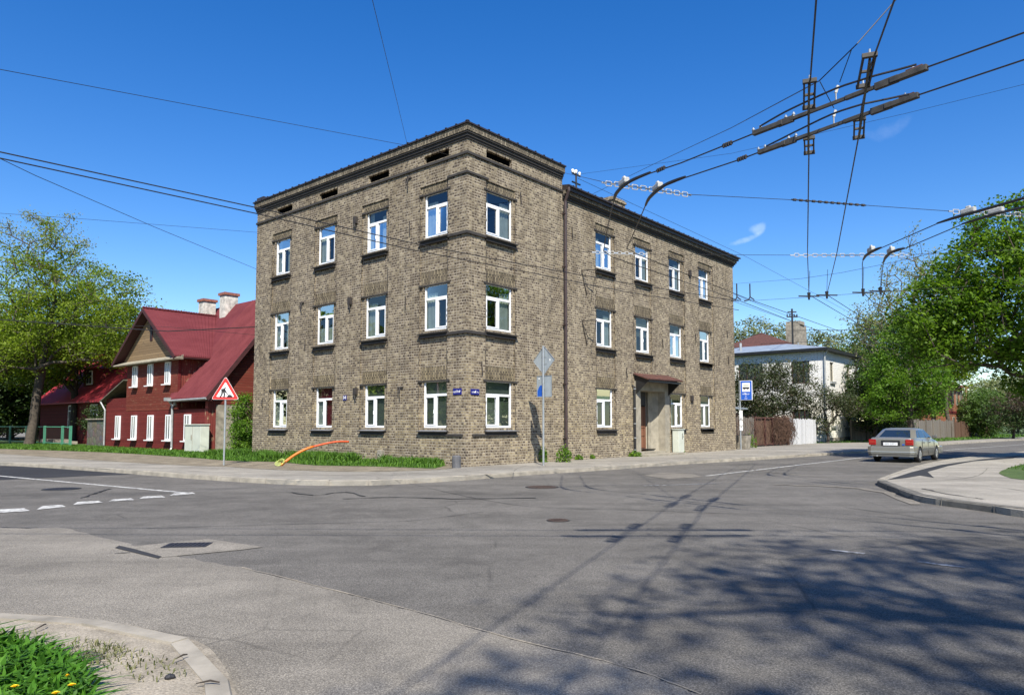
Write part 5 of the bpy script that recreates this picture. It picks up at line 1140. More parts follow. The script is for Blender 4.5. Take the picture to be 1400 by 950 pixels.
for s in (-1, 1):
    m_ = MB(); y0, y1 = sorted((s*.56, s*.845)); m_.box(-2.345, -2.2, y0, y1, .72, .955); tl = m_.build('tail_light', TLR, car, bevel=.02)
    m_ = MB(); y0, y1 = sorted((s*.60, s*.82)); m_.box(-2.352, -2.346, y0, y1, .82, .88); m_.build('indicator_lens', TLA, tl)
m_ = MB(); m_.box(-2.336, -2.30, -.36, .36, .70, .90); rc = m_.build('plate_recess', PLB, car); m_ = MB(); m_.box(-2.35, -2.337, -.35, .35, .88, .915); m_.build('recess_lip', PLB, rc)
m_ = MB(); m_.box(-2.352, -2.337, -.27, .27, .71, .83); npl = m_.build('number_plate', M['white'], car)
c_ = bpy.data.curves.new('plate_number', 'FONT'); c_.body = 'GM 2371'; c_.size = .115; c_.align_x = 'CENTER'; c_.align_y = 'CENTER'; c_.extrude = .001; text_mesh('plate_number', c_, npl, (pi/2, 0, -pi/2), (-2.354, 0, .77), M['alu'])
m_ = MB(); m_.box(-2.34, -2.30, -.53, -.44, .72, .77); m_.build('badge', M['blue'], car)
for s in (-1, 1):
    m_ = MB(); y = s*.885; m_.box(-1.02, 1.0, y-.012, y+.012, .52, .58); m_.build('side_moulding', PLG, car)
    m_ = MB()
    for x in (-1.03, -.10, .92):
        m_.box(x-.006, x+.006, y*1.0-.006, y*1.0+.006, .30, .93)
    m_.build('door_gap', PLB, car)
    m_ = MB()
    for x in (-.85, .05): m_.box(x, x+.18, y-.015 if s > 0 else y-.02, y+.02 if s > 0 else y+.015, .80, .835)
    m_.build('door_handle', PLG, car)
    m_ = MB(); m_.box(.72, .84, min(s*.84, s*1.03), max(s*.84, s*1.03), .98, 1.12); m_.build('wing_mirror', PLG, car, bevel=.03)
wheel = None
for x, s in ((-1.40, -1), (-1.40, 1), (1.33, -1), (1.33, 1)):
    if wheel is None:
        m_ = MB(); pr = [(.0, .20), (.0, .29), (.02, .31), (.17, .31), (.19, .29), (.19, .20)]; vs = []; fs = []; N_ = 28
        for (yy, r) in pr:
            for j in range(N_): a = j*2*pi/N_; vs.append((r*math.cos(a), yy, r*math.sin(a)))
        for i in range(len(pr)-1):
            for j in range(N_): fs.append((i*N_+j, i*N_+(j+1) % N_, (i+1)*N_+(j+1) % N_, (i+1)*N_+j))
        m_.add(vs, fs); wheel = m_.build('wheel', M['black'], car, smooth=True)
        m_ = MB(); m_.tube([(0, .185, 0), (0, .05, 0)], .205, 24)
        for j in range(7): a = j*2*pi/7; m_.beam((0, .188, 0), (.19*math.cos(a), .188, .19*math.sin(a)), .05, .02, up=Vector((0, 1, 0)))
        m_.build('rim', RIM, wheel); w_ = wheel
    else: w_ = copy_tree(wheel, car)
    w_.location = (x, .69 if s > 0 else -.69, .31); w_.rotation_euler = (0, 0, 0 if s > 0 else pi)
m_ = MB(); m_.tube([(-2.45, .5, .27), (-2.0, .5, .27)], .03, 8); m_.build('exhaust', RIM, car)
# ================================================================ WIRES
def cable(label, pts, r=.009, name='trolley_wire', cat='trolley wire', group=None, smooth=0, mat='wire', sag=0):
    pts = [Vector(p) for p in pts]
    if smooth: pts = smooth_line(pts, smooth)
    if sag:
        out = []
        for i in range(len(pts)-1):
            for k in range(10): t_ = k/10; q = pts[i].lerp(pts[i+1], t_); q.z -= sag*4*t_*(1-t_)*(pts[i+1]-pts[i]).length/30; out.append(q)
        pts = out+[pts[-1]]
    m_ = MB(); m_.tube(pts, r, 5); o = m_.build(name, M[mat]); return tag(o, label, cat, group)
Z = 5.7
g = lambda *q: [G(x, y, Z) for x, y in q]
TG = 'trolleybus contact wires over the crossing'
A1 = [Vector((-5.4, -15, Z))] + g((1116, 0), (1108, 108), (1105, 150), (1106, 205), (1104, 347), (1106, 403), (1184, 449), (1240, 478))
A2 = [Vector((-4.1, -15, Z))] + g((1223, 0), (1190, 92), (1178, 148), (1174, 187), (1144, 347), (1130.5, 403), (1187, 439), (1260, 472))
B1 = [Vector((13, -1.4, Z)), Vector((8.3, 4.1, Z)), Vector((6.5, 6.25, Z))] + g((1400, 45), (1268, 92), (1030, 183), (988, 200), (931, 223), (889, 237), (862, 248.5), (846, 261), (839.6, 274), (833, 300), (825, 343), (838, 352), (1008, 410), (1080, 438), (1190, 478))
B2 = [Vector((13.3, -.8, Z)), Vector((8.8, 4.6, Z)), Vector((7.0, 6.8, Z))] + g((1400, 82), (1256, 130), (1036, 209), (1014, 217.5), (937, 243), (910, 254), (892, 267), (882.5, 281), (872, 306), (857, 339.6), (874, 349), (1026, 410), (1140, 450), (1220, 478))
C1 = g((1480, 250), (1400, 272), (1345, 288), (1281, 306), (1205, 339), (1191, 346), (1181, 353), (1179, 360), (1179, 398.5), (1192, 412), (1290, 462))
C2 = g((1480, 262), (1400, 283), (1315, 307), (1237, 340), (1218, 346.5), (1209, 356), (1207, 364), (1204, 397), (1220, 412), (1320, 462))
E1 = g((-160, 182), (0, 208), (350, 284), (571, 334), (700, 359), (850, 386), (1010, 412))
E2 = g((-160, 190), (0, 216.5), (350, 292), (560, 341), (700, 368), (850, 398), (1010, 424))
cable('left one of the two wires running away from the viewer over the crossing', A1, .011, group=TG)
cable('right one of the two wires running away from the viewer over the crossing', A2, .011, group=TG)
cable('upper one of the two wires sweeping from the upper right corner to the brick house', B1, .011, group=TG)
cable('lower one of the two wires sweeping from the upper right corner to the brick house', B2, .011, group=TG)
cable('upper one of the two curved wires before the big maple', C1, .011, group=TG)
cable('lower one of the two curved wires before the big maple', C2, .011, group=TG)
cable('upper one of the two parallel wires rising to the left picture edge', E1, .011, group=TG)
cable('lower one of the two parallel wires rising to the left picture edge', E2, .011, group=TG)
def guide(pts, r, label, world=False):
    pts = smooth_line([p if world else G(p[0], p[1], Z) for p in pts], 4); c = pts[len(pts)//2].copy(); e = empty('wire_guide', c, 0, label, 'wire guide', 'black curved guides on the trolley wires')
    m_ = MB(); n = len(pts); m_.tube([p-c+Vector((0, 0, .01)) for p in pts], r, 6, radii=[r*(.6+.4*min(1, 4*min(i, n-1-i)/n)) for i in range(n)]); m_.build('guide_rail', M['wire'], e)
    m_ = MB(); q = pts[n//2]-c; d = (pts[n//2+1]-pts[n//2-1]).normalized(); m_.beam(q-d*.14+Vector((0, 0, .07)), q+d*.14+Vector((0, 0, .07)), .10, .10); m_.beam(q-d*.05+Vector((0, 0, .12)), q+d*.05+Vector((0, 0, .12)), .05, .10); m_.build('hanger_insulator', M['ins'], e, bevel=.02)
guide([(889, 236.5), (876, 242), (862, 248.5), (853, 254.5), (846, 261), (841, 268), (839.6, 275)], .032, 'left curved guide beside the chimney of the brick house')
guide([(937, 242.5), (922, 248), (908, 254.5), (899, 261), (892, 267), (886, 274), (882.5, 282)], .032, 'right curved guide beside the chimney of the brick house')
guide([(1281, 306), (1305, 298), (1324, 293), (1345, 287), (1400, 271)], .026, 'upper long guide before the top of the big maple')
guide([(1315, 307), (1340, 299), (1362, 293), (1385, 287.5), (1440, 273)], .026, 'lower long guide before the top of the big maple')
guide([(1205, 339), (1198, 341.5), (1191, 345), (1184, 350), (1180, 356)], .034, 'left small guide beside the bare tree top')
guide([(1237, 340), (1228, 342), (1218, 346), (1211, 352), (1208, 359)], .034, 'right small guide beside the bare tree top')
def clamp(q, q2, label):
    a, b = G(*q, Z), G(*q2, Z); e = empty('wire_splice', a.lerp(b, .5), 0, label, 'wire splice', 'splices on the trolley wires'); c = a.lerp(b, .5); m_ = MB(); m_.beam(a-c, b-c, .035, .035)
    m_.build('splice_body', M['blackp'], e); m_ = MB()
    for k in range(4): p_ = (a-c).lerp(b-c, (k+.5)/4); m_.beam(p_-Vector((.012, 0, 0)), p_+Vector((.012, 0, 0)), .045, .06)
    m_.build('bolts', M['iron'], e)
guide_w = lambda pts, r, label: guide(pts, r, label, True)
guide_w([Vector((6.4, 6.35, Z)), Vector((7.3, 5.3, Z)), Vector((8.3, 4.1, Z))], .03, 'long guide on the upper sweeping wire, right of the picture')
guide_w([Vector((7.0, 6.8, Z)), Vector((7.9, 5.7, Z)), Vector((8.8, 4.6, Z))], .03, 'long guide on the lower sweeping wire, right of the picture')
clamp((898, 234), (909, 229), 'lowest splice on the upper sweeping wire, nearest the curved guides'); clamp((988, 200), (1001, 195), 'splice on the upper sweeping wire just left of the crossing'); clamp((1008, 219), (1021, 214), 'splice on the lower sweeping wire just left of the crossing')
# wire crossing with its beams
def wire_crossing(label, c, beams, rods, frames, hangs, rails):
    e = empty('wire_crossing', c, 0, label, 'wire crossing', 'overhead wire crossings')
    for (pa, pb) in beams:
        pa = pa-c; pb = pb-c; d = (pb-pa).normalized(); Ln = (pb-pa).length
        m_ = MB(); m_.beam(pa+d*Ln*.12, pb-d*Ln*.12, .030, .05)
        for t0, t1, w, h in ((0, .20, .065, .065), (.17, .27, .045, .09), (.25, .36, .05, .05), (.58, .70, .05, .055), (.74, .86, .05, .09), (.82, 1.0, .07, .07)): m_.beam(pa+d*Ln*t0, pa+d*Ln*t1, w, h)
        bm_ = m_.build('crossing_beam', M['crossbeam'], e, bevel=.006)
        for t_ in (.0, .05, .22, .27, .93): m_ = MB(); p_ = pa+d*Ln*t_; m_.tube([p_+Vector((0, 0, .03)), p_+Vector((0, 0, .05)), p_+Vector((0, 0, .051)), p_+Vector((0, 0, .065)), p_+Vector((0, 0, .066)), p_+Vector((0, 0, .085))], .016, 6, radii=[.014, .014, .024, .024, .012, .012]); m_.build('bolt', M['steel'], bm_)
        m_ = MB(); m_.beam(pb-d*Ln*.10+Vector((0, 0, .042)), pb-d*Ln*.02+Vector((0, 0, .042)), .05, .02); m_.build('rust_shoe', M['rust'], bm_)
    for rod in rods:
        m_ = MB(); m_.tube(smooth_line([p-c for p in rod], 3), .014, 6); m_.build('jumper_rod', M['wire'], e)
    for (a, b) in frames:
        a = a-c; b = b-c; d = (b-a).normalized(); s = d.cross(Vector((0, 0, 1))).normalized()*.062
        m_ = MB(); m_.beam(a+s, b+s, .022, .05); m_.beam(a-s, b-s, .022, .05); m_.beam(a-s*1.3, a+s*1.3, .05, .05); m_.beam(b-s*1.3, b+s*1.3, .05, .05); m_.beam(a.lerp(b, .5)-s, a.lerp(b, .5)+s, .03, .03)
        f_ = m_.build('wire_clamp', M['crossbeam'], e, bevel=.004)
        for q in (a, b): m_ = MB(); m_.tube([q+Vector((0, 0, .02)), q+Vector((0, 0, .07))], .013, 6); m_.build('bolt', M['steel'], f_)
    for a in hangs:
        a = a-c; m_ = MB(); m_.beam(a, a+Vector((0, 0, .15)), .014, .025); m_.beam(a+Vector((0, 0, .12)), a+Vector((.03, .0, .22)), .03, .035); m_.build('strain_insulator', M['ins'], e, bevel=.01)
    for a, b in rails: m_ = MB(); m_.tube([a-c+Vector((0, 0, -.03)), b-c+Vector((0, 0, -.03))], .016, 6); m_.build('running_rail', M['wire'], e)
    return e
V = lambda x, y: G(x, y, Z)
wire_crossing('black crossing frame where two pairs of trolley wires meet in the sky', G(1147, 150, Z), [(V(1030, 183), V(1268, 92)), (V(1037, 209), V(1256, 130))],
    [[V(*q) for q in r] for r in ([(1039, 173), (1062, 159.5), (1086, 147), (1141, 122), (1178, 109.5), (1197, 103.5), (1226, 96), (1253, 88.5)], [(1048, 200), (1070, 189), (1094, 177), (1137, 156.5), (1176, 143.6), (1192, 140), (1218, 134.5), (1243, 129)])],
    [(V(1107, 111), V(1106, 147)), (V(1106, 189), V(1106.5, 209)), (V(1189, 76), V(1180, 118)), (V(1175, 163), V(1174, 188))], [V(1143, 140), V(1140, 172)], [(V(1106, 112), V(1105, 208)), (V(1189, 78), V(1174, 187))])
W = lambda x, y: Vector((x, y, Z))
a1 = lambda y: W(2.97-.381*(7.0-y), y); a2 = lambda y: W(3.73-.354*(7.0-y), y)
wire_crossing('second crossing frame, above the picture, known only by its shadow on the near road', W(2.8, 5.1), [(W(1.60, 5.39), W(4.20, 5.39)), (W(1.34, 4.84), W(4.00, 4.88))],
    [[W(1.7, 5.5), W(2.5, 5.53), W(3.3, 5.53), W(4.1, 5.48)], [W(1.45, 4.73), W(2.2, 4.70), W(3.1, 4.70), W(3.9, 4.76)]],
    [(a1(6.05), a1(5.62)), (a1(4.75), a1(4.35)), (a2(6.05), a2(5.62)), (a2(4.75), a2(4.35))], [W(2.7, 5.39), W(2.6, 4.86)], [(a1(6.05), a1(4.35)), (a2(6.05), a2(4.35))])
cable('farther wire of the pair above the picture crossing from left to right', [W(-14, 5.9), W(1.6, 5.39), W(4.2, 5.39), W(12, 5.0)], .011, group=TG)
cable('nearer wire of the pair above the picture crossing from left to right', [W(-14, 5.2), W(1.34, 4.84), W(4.0, 4.88), W(12, 4.5)], .011, group=TG)
# span wires
SG = 'thin span wires holding the trolley wires'
sp_ = lambda label, pts, r=.006, **k: cable(label, pts, r, 'span_wire', 'span wire', SG, **k)
z2 = 5.86
S1 = [D(769, 236, 29), G(825, 249, z2), G(940, 266, z2), G(1075, 273, z2), G(1185, 281, z2), G(1300, 289, z2), G(1400, 293, z2), G(1480, 296, z2)]
sp_('span wire from the brick house corner through white insulators to the maple', S1)
S2 = [D(640, 338, 24.7), G(815, 345, z2), G(880, 347.5, z2), G(1000, 348.5, z2), G(1085, 349, z2), G(1240, 348.5, z2), G(1420, 340, z2)]
sp_('span wire crossing the upper windows of the brick house right wing', S2)
S3 = [D(1003, 409, 41), G(1030, 411, 5.8), G(1095, 407, 5.8), G(1150, 403, 5.8), G(1204, 399, 5.8), G(1330, 391, 5.8)]
sp_('lower black span wire from the end of the brick house to the maple', S3)
S3b = [D(1003, 388, 41), G(1095, 381, 6.7), G(1150, 373, 6.7), G(1225, 358, 6.7), G(1330, 333, 6.7)]
sp_('upper thin span wire from the end of the brick house to the maple', S3b)
sp_('far span wire low above the white house roof', [G(1000, 463, 5.8), G(1067, 452, 5.8), G(1190, 450.5, 5.8), G(1322, 462, 5.8), G(1400, 462, 5.8)], .012)
sp_('second far span wire above the white house, behind the first', [G(1040, 470, 5.8), G(1120, 467, 5.8), G(1240, 470, 5.8)], .012)
sp_('thin wire from the roof mast rising to the right picture edge', [D(788, 239, 33.5), D(1000, 210, 28), D(1240, 155, 24), D(1480, 96, 20)])
sp_('thin wire from the roof mast falling behind the roof to the right', [D(790, 244, 33.5), D(1020, 351, 46), D(1187, 441, 62)], .010)
sp_('suspension wire from the top edge above the crossing to the roof', [G(1300, -90, 7), G(1225, 0, 7), G(1172, 60, 6.3), G(1120, 111, 6.15), D(1000, 175, 16), D(893, 225, 25), D(797, 272, 34)], .008)
sp_('short hanger wire right above the wire crossing', [G(1165, 66, 6.25), G(1148, 113, 5.95)]); sp_('short hanger wire left above the wire crossing', [G(1121, 112, 6.15), G(1140, 148, 5.95)])
sp_('long wire from the left edge to the front edge of the brick cornice', [D(-60, 84, 13), D(330, 157, 19), D(555, 199, 22.8), D(617, 212.5, 24.9)], .007)
sp_('wire falling from the top edge to the brick cornice', [D(498, -60, 10), D(509, 0, 11.5), D(543, 140, 19), D(557, 199, 26.6)], .006)
sp_('steep wire from the left edge to the rear corner of the brick house', [D(-60, 188, 15), D(48, 240, 18), D(210, 310, 25), D(353, 369, 34.6)], .009)
sp_('faint level wire above the left tree', [D(-40, 289, 26), D(120, 300, 28), D(353, 318, 34.6)], .007)
sp_('wire low across the lower windows of the right wing', [D(640, 372, 24.6), G(760, 385, 5.6), G(900, 402, 5.6), G(1003, 409, 5.6)], .005)
cable('thick black cable with clips passing before the crimson roof', [D(-60, 433, 31), D(0, 437, 31), D(170, 449, 31), D(230, 453, 31), D(349, 447, 33)], .022, 'power_cable', 'cable')
cable('thin black cable below the thick one before the crimson roof', [D(60, 441, 31), D(230, 447, 31.2), D(349, 458, 33)], .008, 'power_cable', 'cable')
for i, (y0, y1, xe, ye) in enumerate(((412, 430, 1085, 440), (402, 432, 1086, 436))): sp_(['lower', 'upper'][i]+' wire between the brick house end and the far utility pole', [D(1003, y0, 41.5), D(xe, ye, 66)], .012)
def chain(q0, q1, n, label, w=.13, h=.085, skip=()):
    a, b = G(*q0, z2), G(*q1, z2); c = a.lerp(b, .5); d = (b-a)/n; u = d.normalized(); e = empty('insulator_chain', c, 0, label, 'insulator chain', 'white insulator chains on the span wires')
    up = Vector((0, 0, 1)); first = None
    L_ = min(d.length*.62, w)
    for i in range(n):
        if i in skip: continue
        m_ = None
        if first is None:
            m_ = MB(); t_ = .017
            for (pa, pb) in ((-u*L_/2-up*h/2, u*L_/2-up*h/2), (-u*L_/2+up*h/2, u*L_/2+up*h/2)): m_.beam(pa, pb, t_, t_)
            m_.beam(-u*L_/2-up*h/2, -u*L_/2+up*h/2, t_, t_, up=u); m_.beam(u*L_/2-up*h/2, u*L_/2+up*h/2, t_, t_, up=u)
            first = m_.build('insulator_loop', M['ins'], e, bevel=.008); o = first
        else: o = copy_tree(first, e)
        o.location = a+d*(i+.5)-c+up*random.uniform(-.006, .006)
    for i in range(n+1): m_ = MB(); p_ = a+d*i-c; m_.beam(p_-u*.05, p_+u*.05, .02, .03); m_.build('link', M['steel'], e)
chain((826, 250), (942, 266.5), 10, 'insulator chain between the two curved guides near the chimney'); chain((1300, 289), (1412, 294), 8, 'insulator chain before the top of the big maple')
chain((812, 345), (882, 347.5), 7, 'insulator chain before the top windows of the right wing', .09, .07); chain((1083, 349), (1158, 349), 6, 'left insulator chain in the open sky', .11, .08); chain((1158, 349), (1240, 348.5), 6, 'right insulator chain beside the bare tree', .11, .08)
e = empty('wire_spacer', G(1130, 276.5, z2), 0, 'black beaded rod where the span wire passes the two wires', 'wire spacer'); m_ = MB(); c = G(1130, 276.5, z2); a, b = G(1082, 273, z2)-c, G(1184, 281, z2)-c
m_.tube([a, b], .014, 6); m_.build('spacer_rod', M['blackp'], e); m_ = MB()
for k in range(12): p_ = a.lerp(b, (k+.5)/12); m_.tube([p_-(b-a)*.018, p_+(b-a)*.018], .026, 6)
m_.build('spacer_beads', M['iron'], e)
for i, (x, y) in enumerate(((1106, 405), (1130.5, 403.5), (1180, 400), (1204, 398))):
    c = G(x, y, 5.8); e = empty('wire_hanger', c, 0, ['leftmost of the four hangers on the lower black span wire', 'second hanger from the left on the lower black span wire', 'third hanger from the left on the lower black span wire', 'rightmost of the four hangers on the lower black span wire'][i], 'wire hanger', 'hangers on the lower span wire')
    m_ = MB(); m_.tube([(0, 0, -.12), (0, 0, .12)], .05, 8, radii=[.03, .06]); m_.beam((-.35, -.02, 0), (.35, .02, .0), .03, .04); m_.build('hanger_body', M['blackp'], e); m_ = MB(); m_.tube([(0, 0, .1), (.05, 0, .85)], .008, 4); m_.build('dropper', M['wire'], e)
for i, x in enumerate((1007.6, 1025.6)):
    c = G(x, 410, 5.75); e = empty('j_hook_hanger', c, 0, ['left', 'right'][i]+' upright hook hanger just beyond the end of the brick house', 'wire hanger', 'upright hook hangers beyond the brick house')
    m_ = MB(); m_.tube([(0, 0, .55), (0, 0, .1), (-.05, 0, 0), (-.2, 0, -.04)], .022, 6); m_.tube([(0, 0, .1), (.14, 0, 0)], .02, 6); m_.build('hook', M['blackp'], e)
# ================================================================ TREES
def branch_skeleton(rg, base, trunk_top, targets, wob=.06, seg=1.0, trunkseg=6, bias=.25):
    nodes = [np.array(base, float)]; par = [-1]; top = np.array(trunk_top, float)
    for i in range(1, trunkseg+1):
        p = nodes[0]+(top-nodes[0])*i/trunkseg; p = p+np.r_[rg.normal(size=2)*wob*(i > 0), 0]; nodes.append(p); par.append(len(nodes)-2)
    ctr = nodes[trunkseg//2]
    order = np.argsort(np.linalg.norm(targets-ctr, axis=1)); tips = []
    arr = np.zeros((len(targets)*14+50, 3)); n = len(nodes); arr[:n] = nodes; lo = max(1, trunkseg//2)
    dist0 = np.zeros(len(arr)); 
    for i in range(1, n): dist0[i] = dist0[par[i]]+np.linalg.norm(arr[i]-arr[par[i]])
    for ti in order:
        t_ = targets[ti]; d = np.linalg.norm(arr[lo:n]-t_, axis=1)+bias*dist0[lo:n]*.35
        # prefer starting points lower than the target
        d = d+np.maximum(0, arr[lo:n, 2]-t_[2]+.2)*1.2
        k = int(np.argmin(d))+lo; p0 = arr[k]; v = t_-p0; ln = np.linalg.norm(v)
        m = max(1, int(ln/seg)); prev = k
        side = rg.normal(size=3)*ln*.07; sagv = np.array([0, 0, -ln*.07])
        for j in range(1, m+1):
            if n >= len(arr)-2: break
            f = j/m; q = p0+v*f+(side+sagv)*math.sin(f*pi)+(rg.normal(size=3)*.05 if j < m else 0)
            arr[n] = q; par.append(prev); dist0[n] = dist0[prev]+np.linalg.norm(q-arr[prev]); prev = n; n += 1
        tips.append(prev)
    return arr[:n], np.array(par), tips
def tubes_np(P, par, rad, sides=5):
    ch = np.where(par >= 0)[0]; a = P[par[ch]]; b = P[ch]; ra = np.minimum(rad[par[ch]], rad[ch]*1.6); rb = rad[ch]
    t_ = b-a; ln = np.linalg.norm(t_, axis=1)+1e-9; t_ /= ln[:, None]; ref = np.where(np.abs(t_[:, 2:3]) < .9, [[0, 0, 1.]], [[1., 0, 0]]); u = np.cross(t_, ref); u /= np.linalg.norm(u, axis=1)[:, None]; w = np.cross(t_, u)
    an = np.arange(sides)*2*pi/sides; N = len(ch); V = np.zeros((N, 2*sides, 3))
    for k, x in enumerate(an):
        dd = u*math.cos(x)+w*math.sin(x); V[:, k] = a+dd*ra[:, None]; V[:, sides+k] = b+dd*rb[:, None]
    base = np.arange(N)[:, None]*2*sides; f = np.zeros((N, sides, 4), int)
    for k in range(sides): f[:, k] = np.c_[base[:, 0]+k, base[:, 0]+(k+1) % sides, base[:, 0]+sides+(k+1) % sides, base[:, 0]+sides+k]
    return V.reshape(-1, 3), f.reshape(-1, 4)
def leaves_np(rg, centers, per, spread, size, droop=.0, flat_=.6, aspect=.6):
    n = len(centers)*per; c = np.repeat(centers, per, 0)+rg.normal(size=(n, 3))*np.array([spread, spread, spread*flat_])
    nr = rg.normal(size=(n, 3)); nr[:, 2] = np.abs(nr[:, 2])+.5; nr /= np.linalg.norm(nr, axis=1)[:, None]
    u = np.cross(nr, rg.normal(size=(n, 3))); u /= np.linalg.norm(u, axis=1)[:, None]; w = np.cross(nr, u); s = (size*(.55+.9*rg.random(n)))[:, None]
    u[:, 2] -= droop
    V = np.stack([c-u*s*.5, c+w*s*.5*aspect+nr*s*.08, c+u*s*.5, c-w*s*.5*aspect+nr*s*.08], 1).reshape(-1, 3)
    return V, np.arange(4*n).reshape(-1, 4), n
def tree(name, base, height, lobes, ntg, per, spread, lsize, mats, label, cat='tree', group=None, seed=1, trunk_r=.25, trunk_top=None, bark='bark', minz=1.5, gap=.0, flat_=.6, bud=None, wob=.1, twig=.012, shell=.35, seg=1.0):
    """lobes: (dx, dy, dz, rx, ry, rz) ellipsoids relative to the base; targets spread through them with clumps and gaps"""
    rg = np.random.default_rng(seed); base = np.array(base, float)
    lob = np.array(lobes, float); vol = (lob[:, 3]*lob[:, 4]*lob[:, 5])**.8; pr = vol/vol.sum(); T = []
    ph = rg.uniform(0, 6, 6); 
    while len(T) < ntg:
        l = lob[rg.choice(len(lob), p=pr)]; d = rg.normal(size=3); d /= np.linalg.norm(d); r = rg.random()**shell
        q = l[:3]+d*r*l[3:]
        if q[2] < minz: continue
        nz = math.sin(q[0]*1.7+ph[0])*math.sin(q[1]*1.5+ph[1])*math.sin(q[2]*1.9+ph[2])
        if nz < -1+gap*1.6+rg.normal()*.1 and gap > 0 and rg.random() < .85: continue
        T.append(q)
    T = np.array(T); tt = np.array(trunk_top if trunk_top is not None else (0, 0, height*.62), float)
    P, par, tips = branch_skeleton(rg, (0, 0, -.1), tt, T, wob, seg)
    cnt = np.zeros(len(P)); cnt[tips] += 1
    for i in range(len(P)-1, 0, -1): cnt[par[i]] += cnt[i]
    rad = trunk_r*(np.maximum(cnt, .6)/cnt[0])**.46; rad = np.maximum(rad, twig); rad[0] = trunk_r*1.35
    V, f = tubes_np(P, par, rad, 6)
    e = empty(name, tuple(base), 0, label, cat, group)
    join_np('trunk', V, f, M[bark], e)
    if isinstance(mats, str): mats = [mats]
    for k, mname in enumerate(mats):
        sel = T
        if len(mats) > 1:        # second foliage kind towards the top and outside
            zr = (T[:, 2]-T[:, 2].min())/(np.ptp(T[:, 2])+1e-6)+rg.normal(size=len(T))*.16; sel = T[zr < bud] if k == 0 else T[zr >= bud]
        if len(sel) == 0: continue
        pk = per if k == 0 else max(4, int(per*.6))
        V, f, n = leaves_np(rg, sel, pk, spread*(1 if k == 0 else .8), lsize*(1 if k == 0 else .75), flat_=flat_)
        cl = np.repeat(rg.random(len(sel)), pk)*.55+rg.random(n)*.45
        join_np('crown' if k == 0 else 'crown_top', V, f, M[mname], e, cl)
    return e
TL = 'trees on the left behind the fence'
b0 = G(40, 609, .12)
tree('oak_tree', b0, 17.5, [(-.6, 1, 11.5, 4.6, 4.6, 4.8), (3.6, 0, 9.3, 4.6, 4.5, 3.6), (7.0, 0, 7.6, 4.0, 3.4, 2.3), (-6, 1, 8.5, 5.5, 4.5, 4.2), (.6, 0, 14.6, 2.6, 2.8, 2.4), (-2.5, -1.2, 6.6, 4.6, 3.6, 2.0)], 980, 70, .42, .17, ['leaf_oak', 'leaf_bud'], 'tall fresh green tree with leaning trunk before the green fence, left of the red house', 'tree', seed=3, trunk_r=.29, trunk_top=(1.3, 0, 10.5), bud=.70, gap=.55, minz=4.2, twig=.018, wob=.05)
tree('street_tree', L(2.3, 44.5, .12), 13, [(0, 0, 8.5, 4.2, 4.2, 4), (-3, 1, 6.5, 3.4, 3, 2.6)], 420, 60, .42, .19, 'leaf_oak', 'second green tree with dark trunk behind the leaning one', 'tree', seed=5, trunk_r=.24, bark='bark_dark', minz=4.2, gap=.4)
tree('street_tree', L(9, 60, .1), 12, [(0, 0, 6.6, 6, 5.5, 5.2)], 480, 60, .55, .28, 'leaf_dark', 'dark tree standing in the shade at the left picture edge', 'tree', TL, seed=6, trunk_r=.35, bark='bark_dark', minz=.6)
tree('street_tree', L(14, 52, .1), 13, [(0, 0, 7.0, 5.5, 5, 5)], 420, 60, .55, .28, 'leaf_oak', 'green tree rising behind the bright red roof', 'tree', TL, seed=7, trunk_r=.35, bark='bark_dark', minz=1.6)
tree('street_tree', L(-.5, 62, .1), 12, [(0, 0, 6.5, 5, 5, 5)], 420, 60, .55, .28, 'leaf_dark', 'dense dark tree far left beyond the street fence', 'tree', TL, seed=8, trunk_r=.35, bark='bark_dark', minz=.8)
tree('yard_bush', L(1.7, 37.2, .12), 3, [(0, 0, 1.6, 1.1, 1.6, 1.3)], 110, 50, .22, .12, 'leaf_dark', 'dark bush behind the green fence before the red roofed house', 'bush', seed=9, trunk_r=.06, minz=.2, bark='bark_dark', seg=.4)
tree('climber', L(1.35, 17.25, .12), 3.2, [(0, 0, 1.6, .55, .9, 1.5), (.3, -.9, .9, .6, .8, .9), (-.1, .4, 2.5, .4, .5, .5)], 190, 42, .16, .10, 'leaf_bright', 'bright green climbing bush between the red house and the brick wall', 'bush', seed=10, trunk_r=.05, minz=.1, seg=.4)
tree('bare_creeper', L(1.9, 17.3, .12), 3.2, [(.4, -.6, 1.7, .5, 1.0, 1.3)], 150, 10, .2, .08, 'leaf_brown', 'bare brown creeper on the rubble wall beside the brick house', 'creeper', seed=12, trunk_r=.05, minz=.2, bark='twig', seg=.35)
# right side
b1 = D(1246, 600, 58); b1.z = .12
tree('maple_tree', b1, 9.5, [(0, 0, 5.2, 3.1, 3.1, 3.5), (-2.2, 0, 3.9, 1.9, 2.0, 2.3), (1.7, 0, 3.9, 1.5, 2.0, 2.2), (-.3, 0, 7.8, 2.1, 2.1, 1.9)], 560, 52, .30, .17, 'leaf_bright', 'bushy bright green maple right above the silver car', 'tree', seed=21, trunk_r=.22, trunk_top=(0, 0, 6), minz=1.4, gap=.65)
b2 = D(1232, 600, 66); b2.z = .12
tree('budding_tree', b2, 19.5, [(1.6, 0, 12.5, 4.0, 3.6, 5.2), (-1.5, 0, 10.0, 3.8, 3.4, 3.8), (2.0, 0, 17.2, 1.6, 1.6, 2.8), (3.6, 0, 13.5, 2.6, 2.6, 3.0)], 700, 13, .42, .19, 'leaf_bud', 'tall sparse budding tree behind the bushy maple', 'tree', seed=22, trunk_r=.32, trunk_top=(1.8, 0, 15), bark='bark_pale', minz=5, twig=.022, gap=.2)
b3 = Vector((23.6, 30.5, .12))
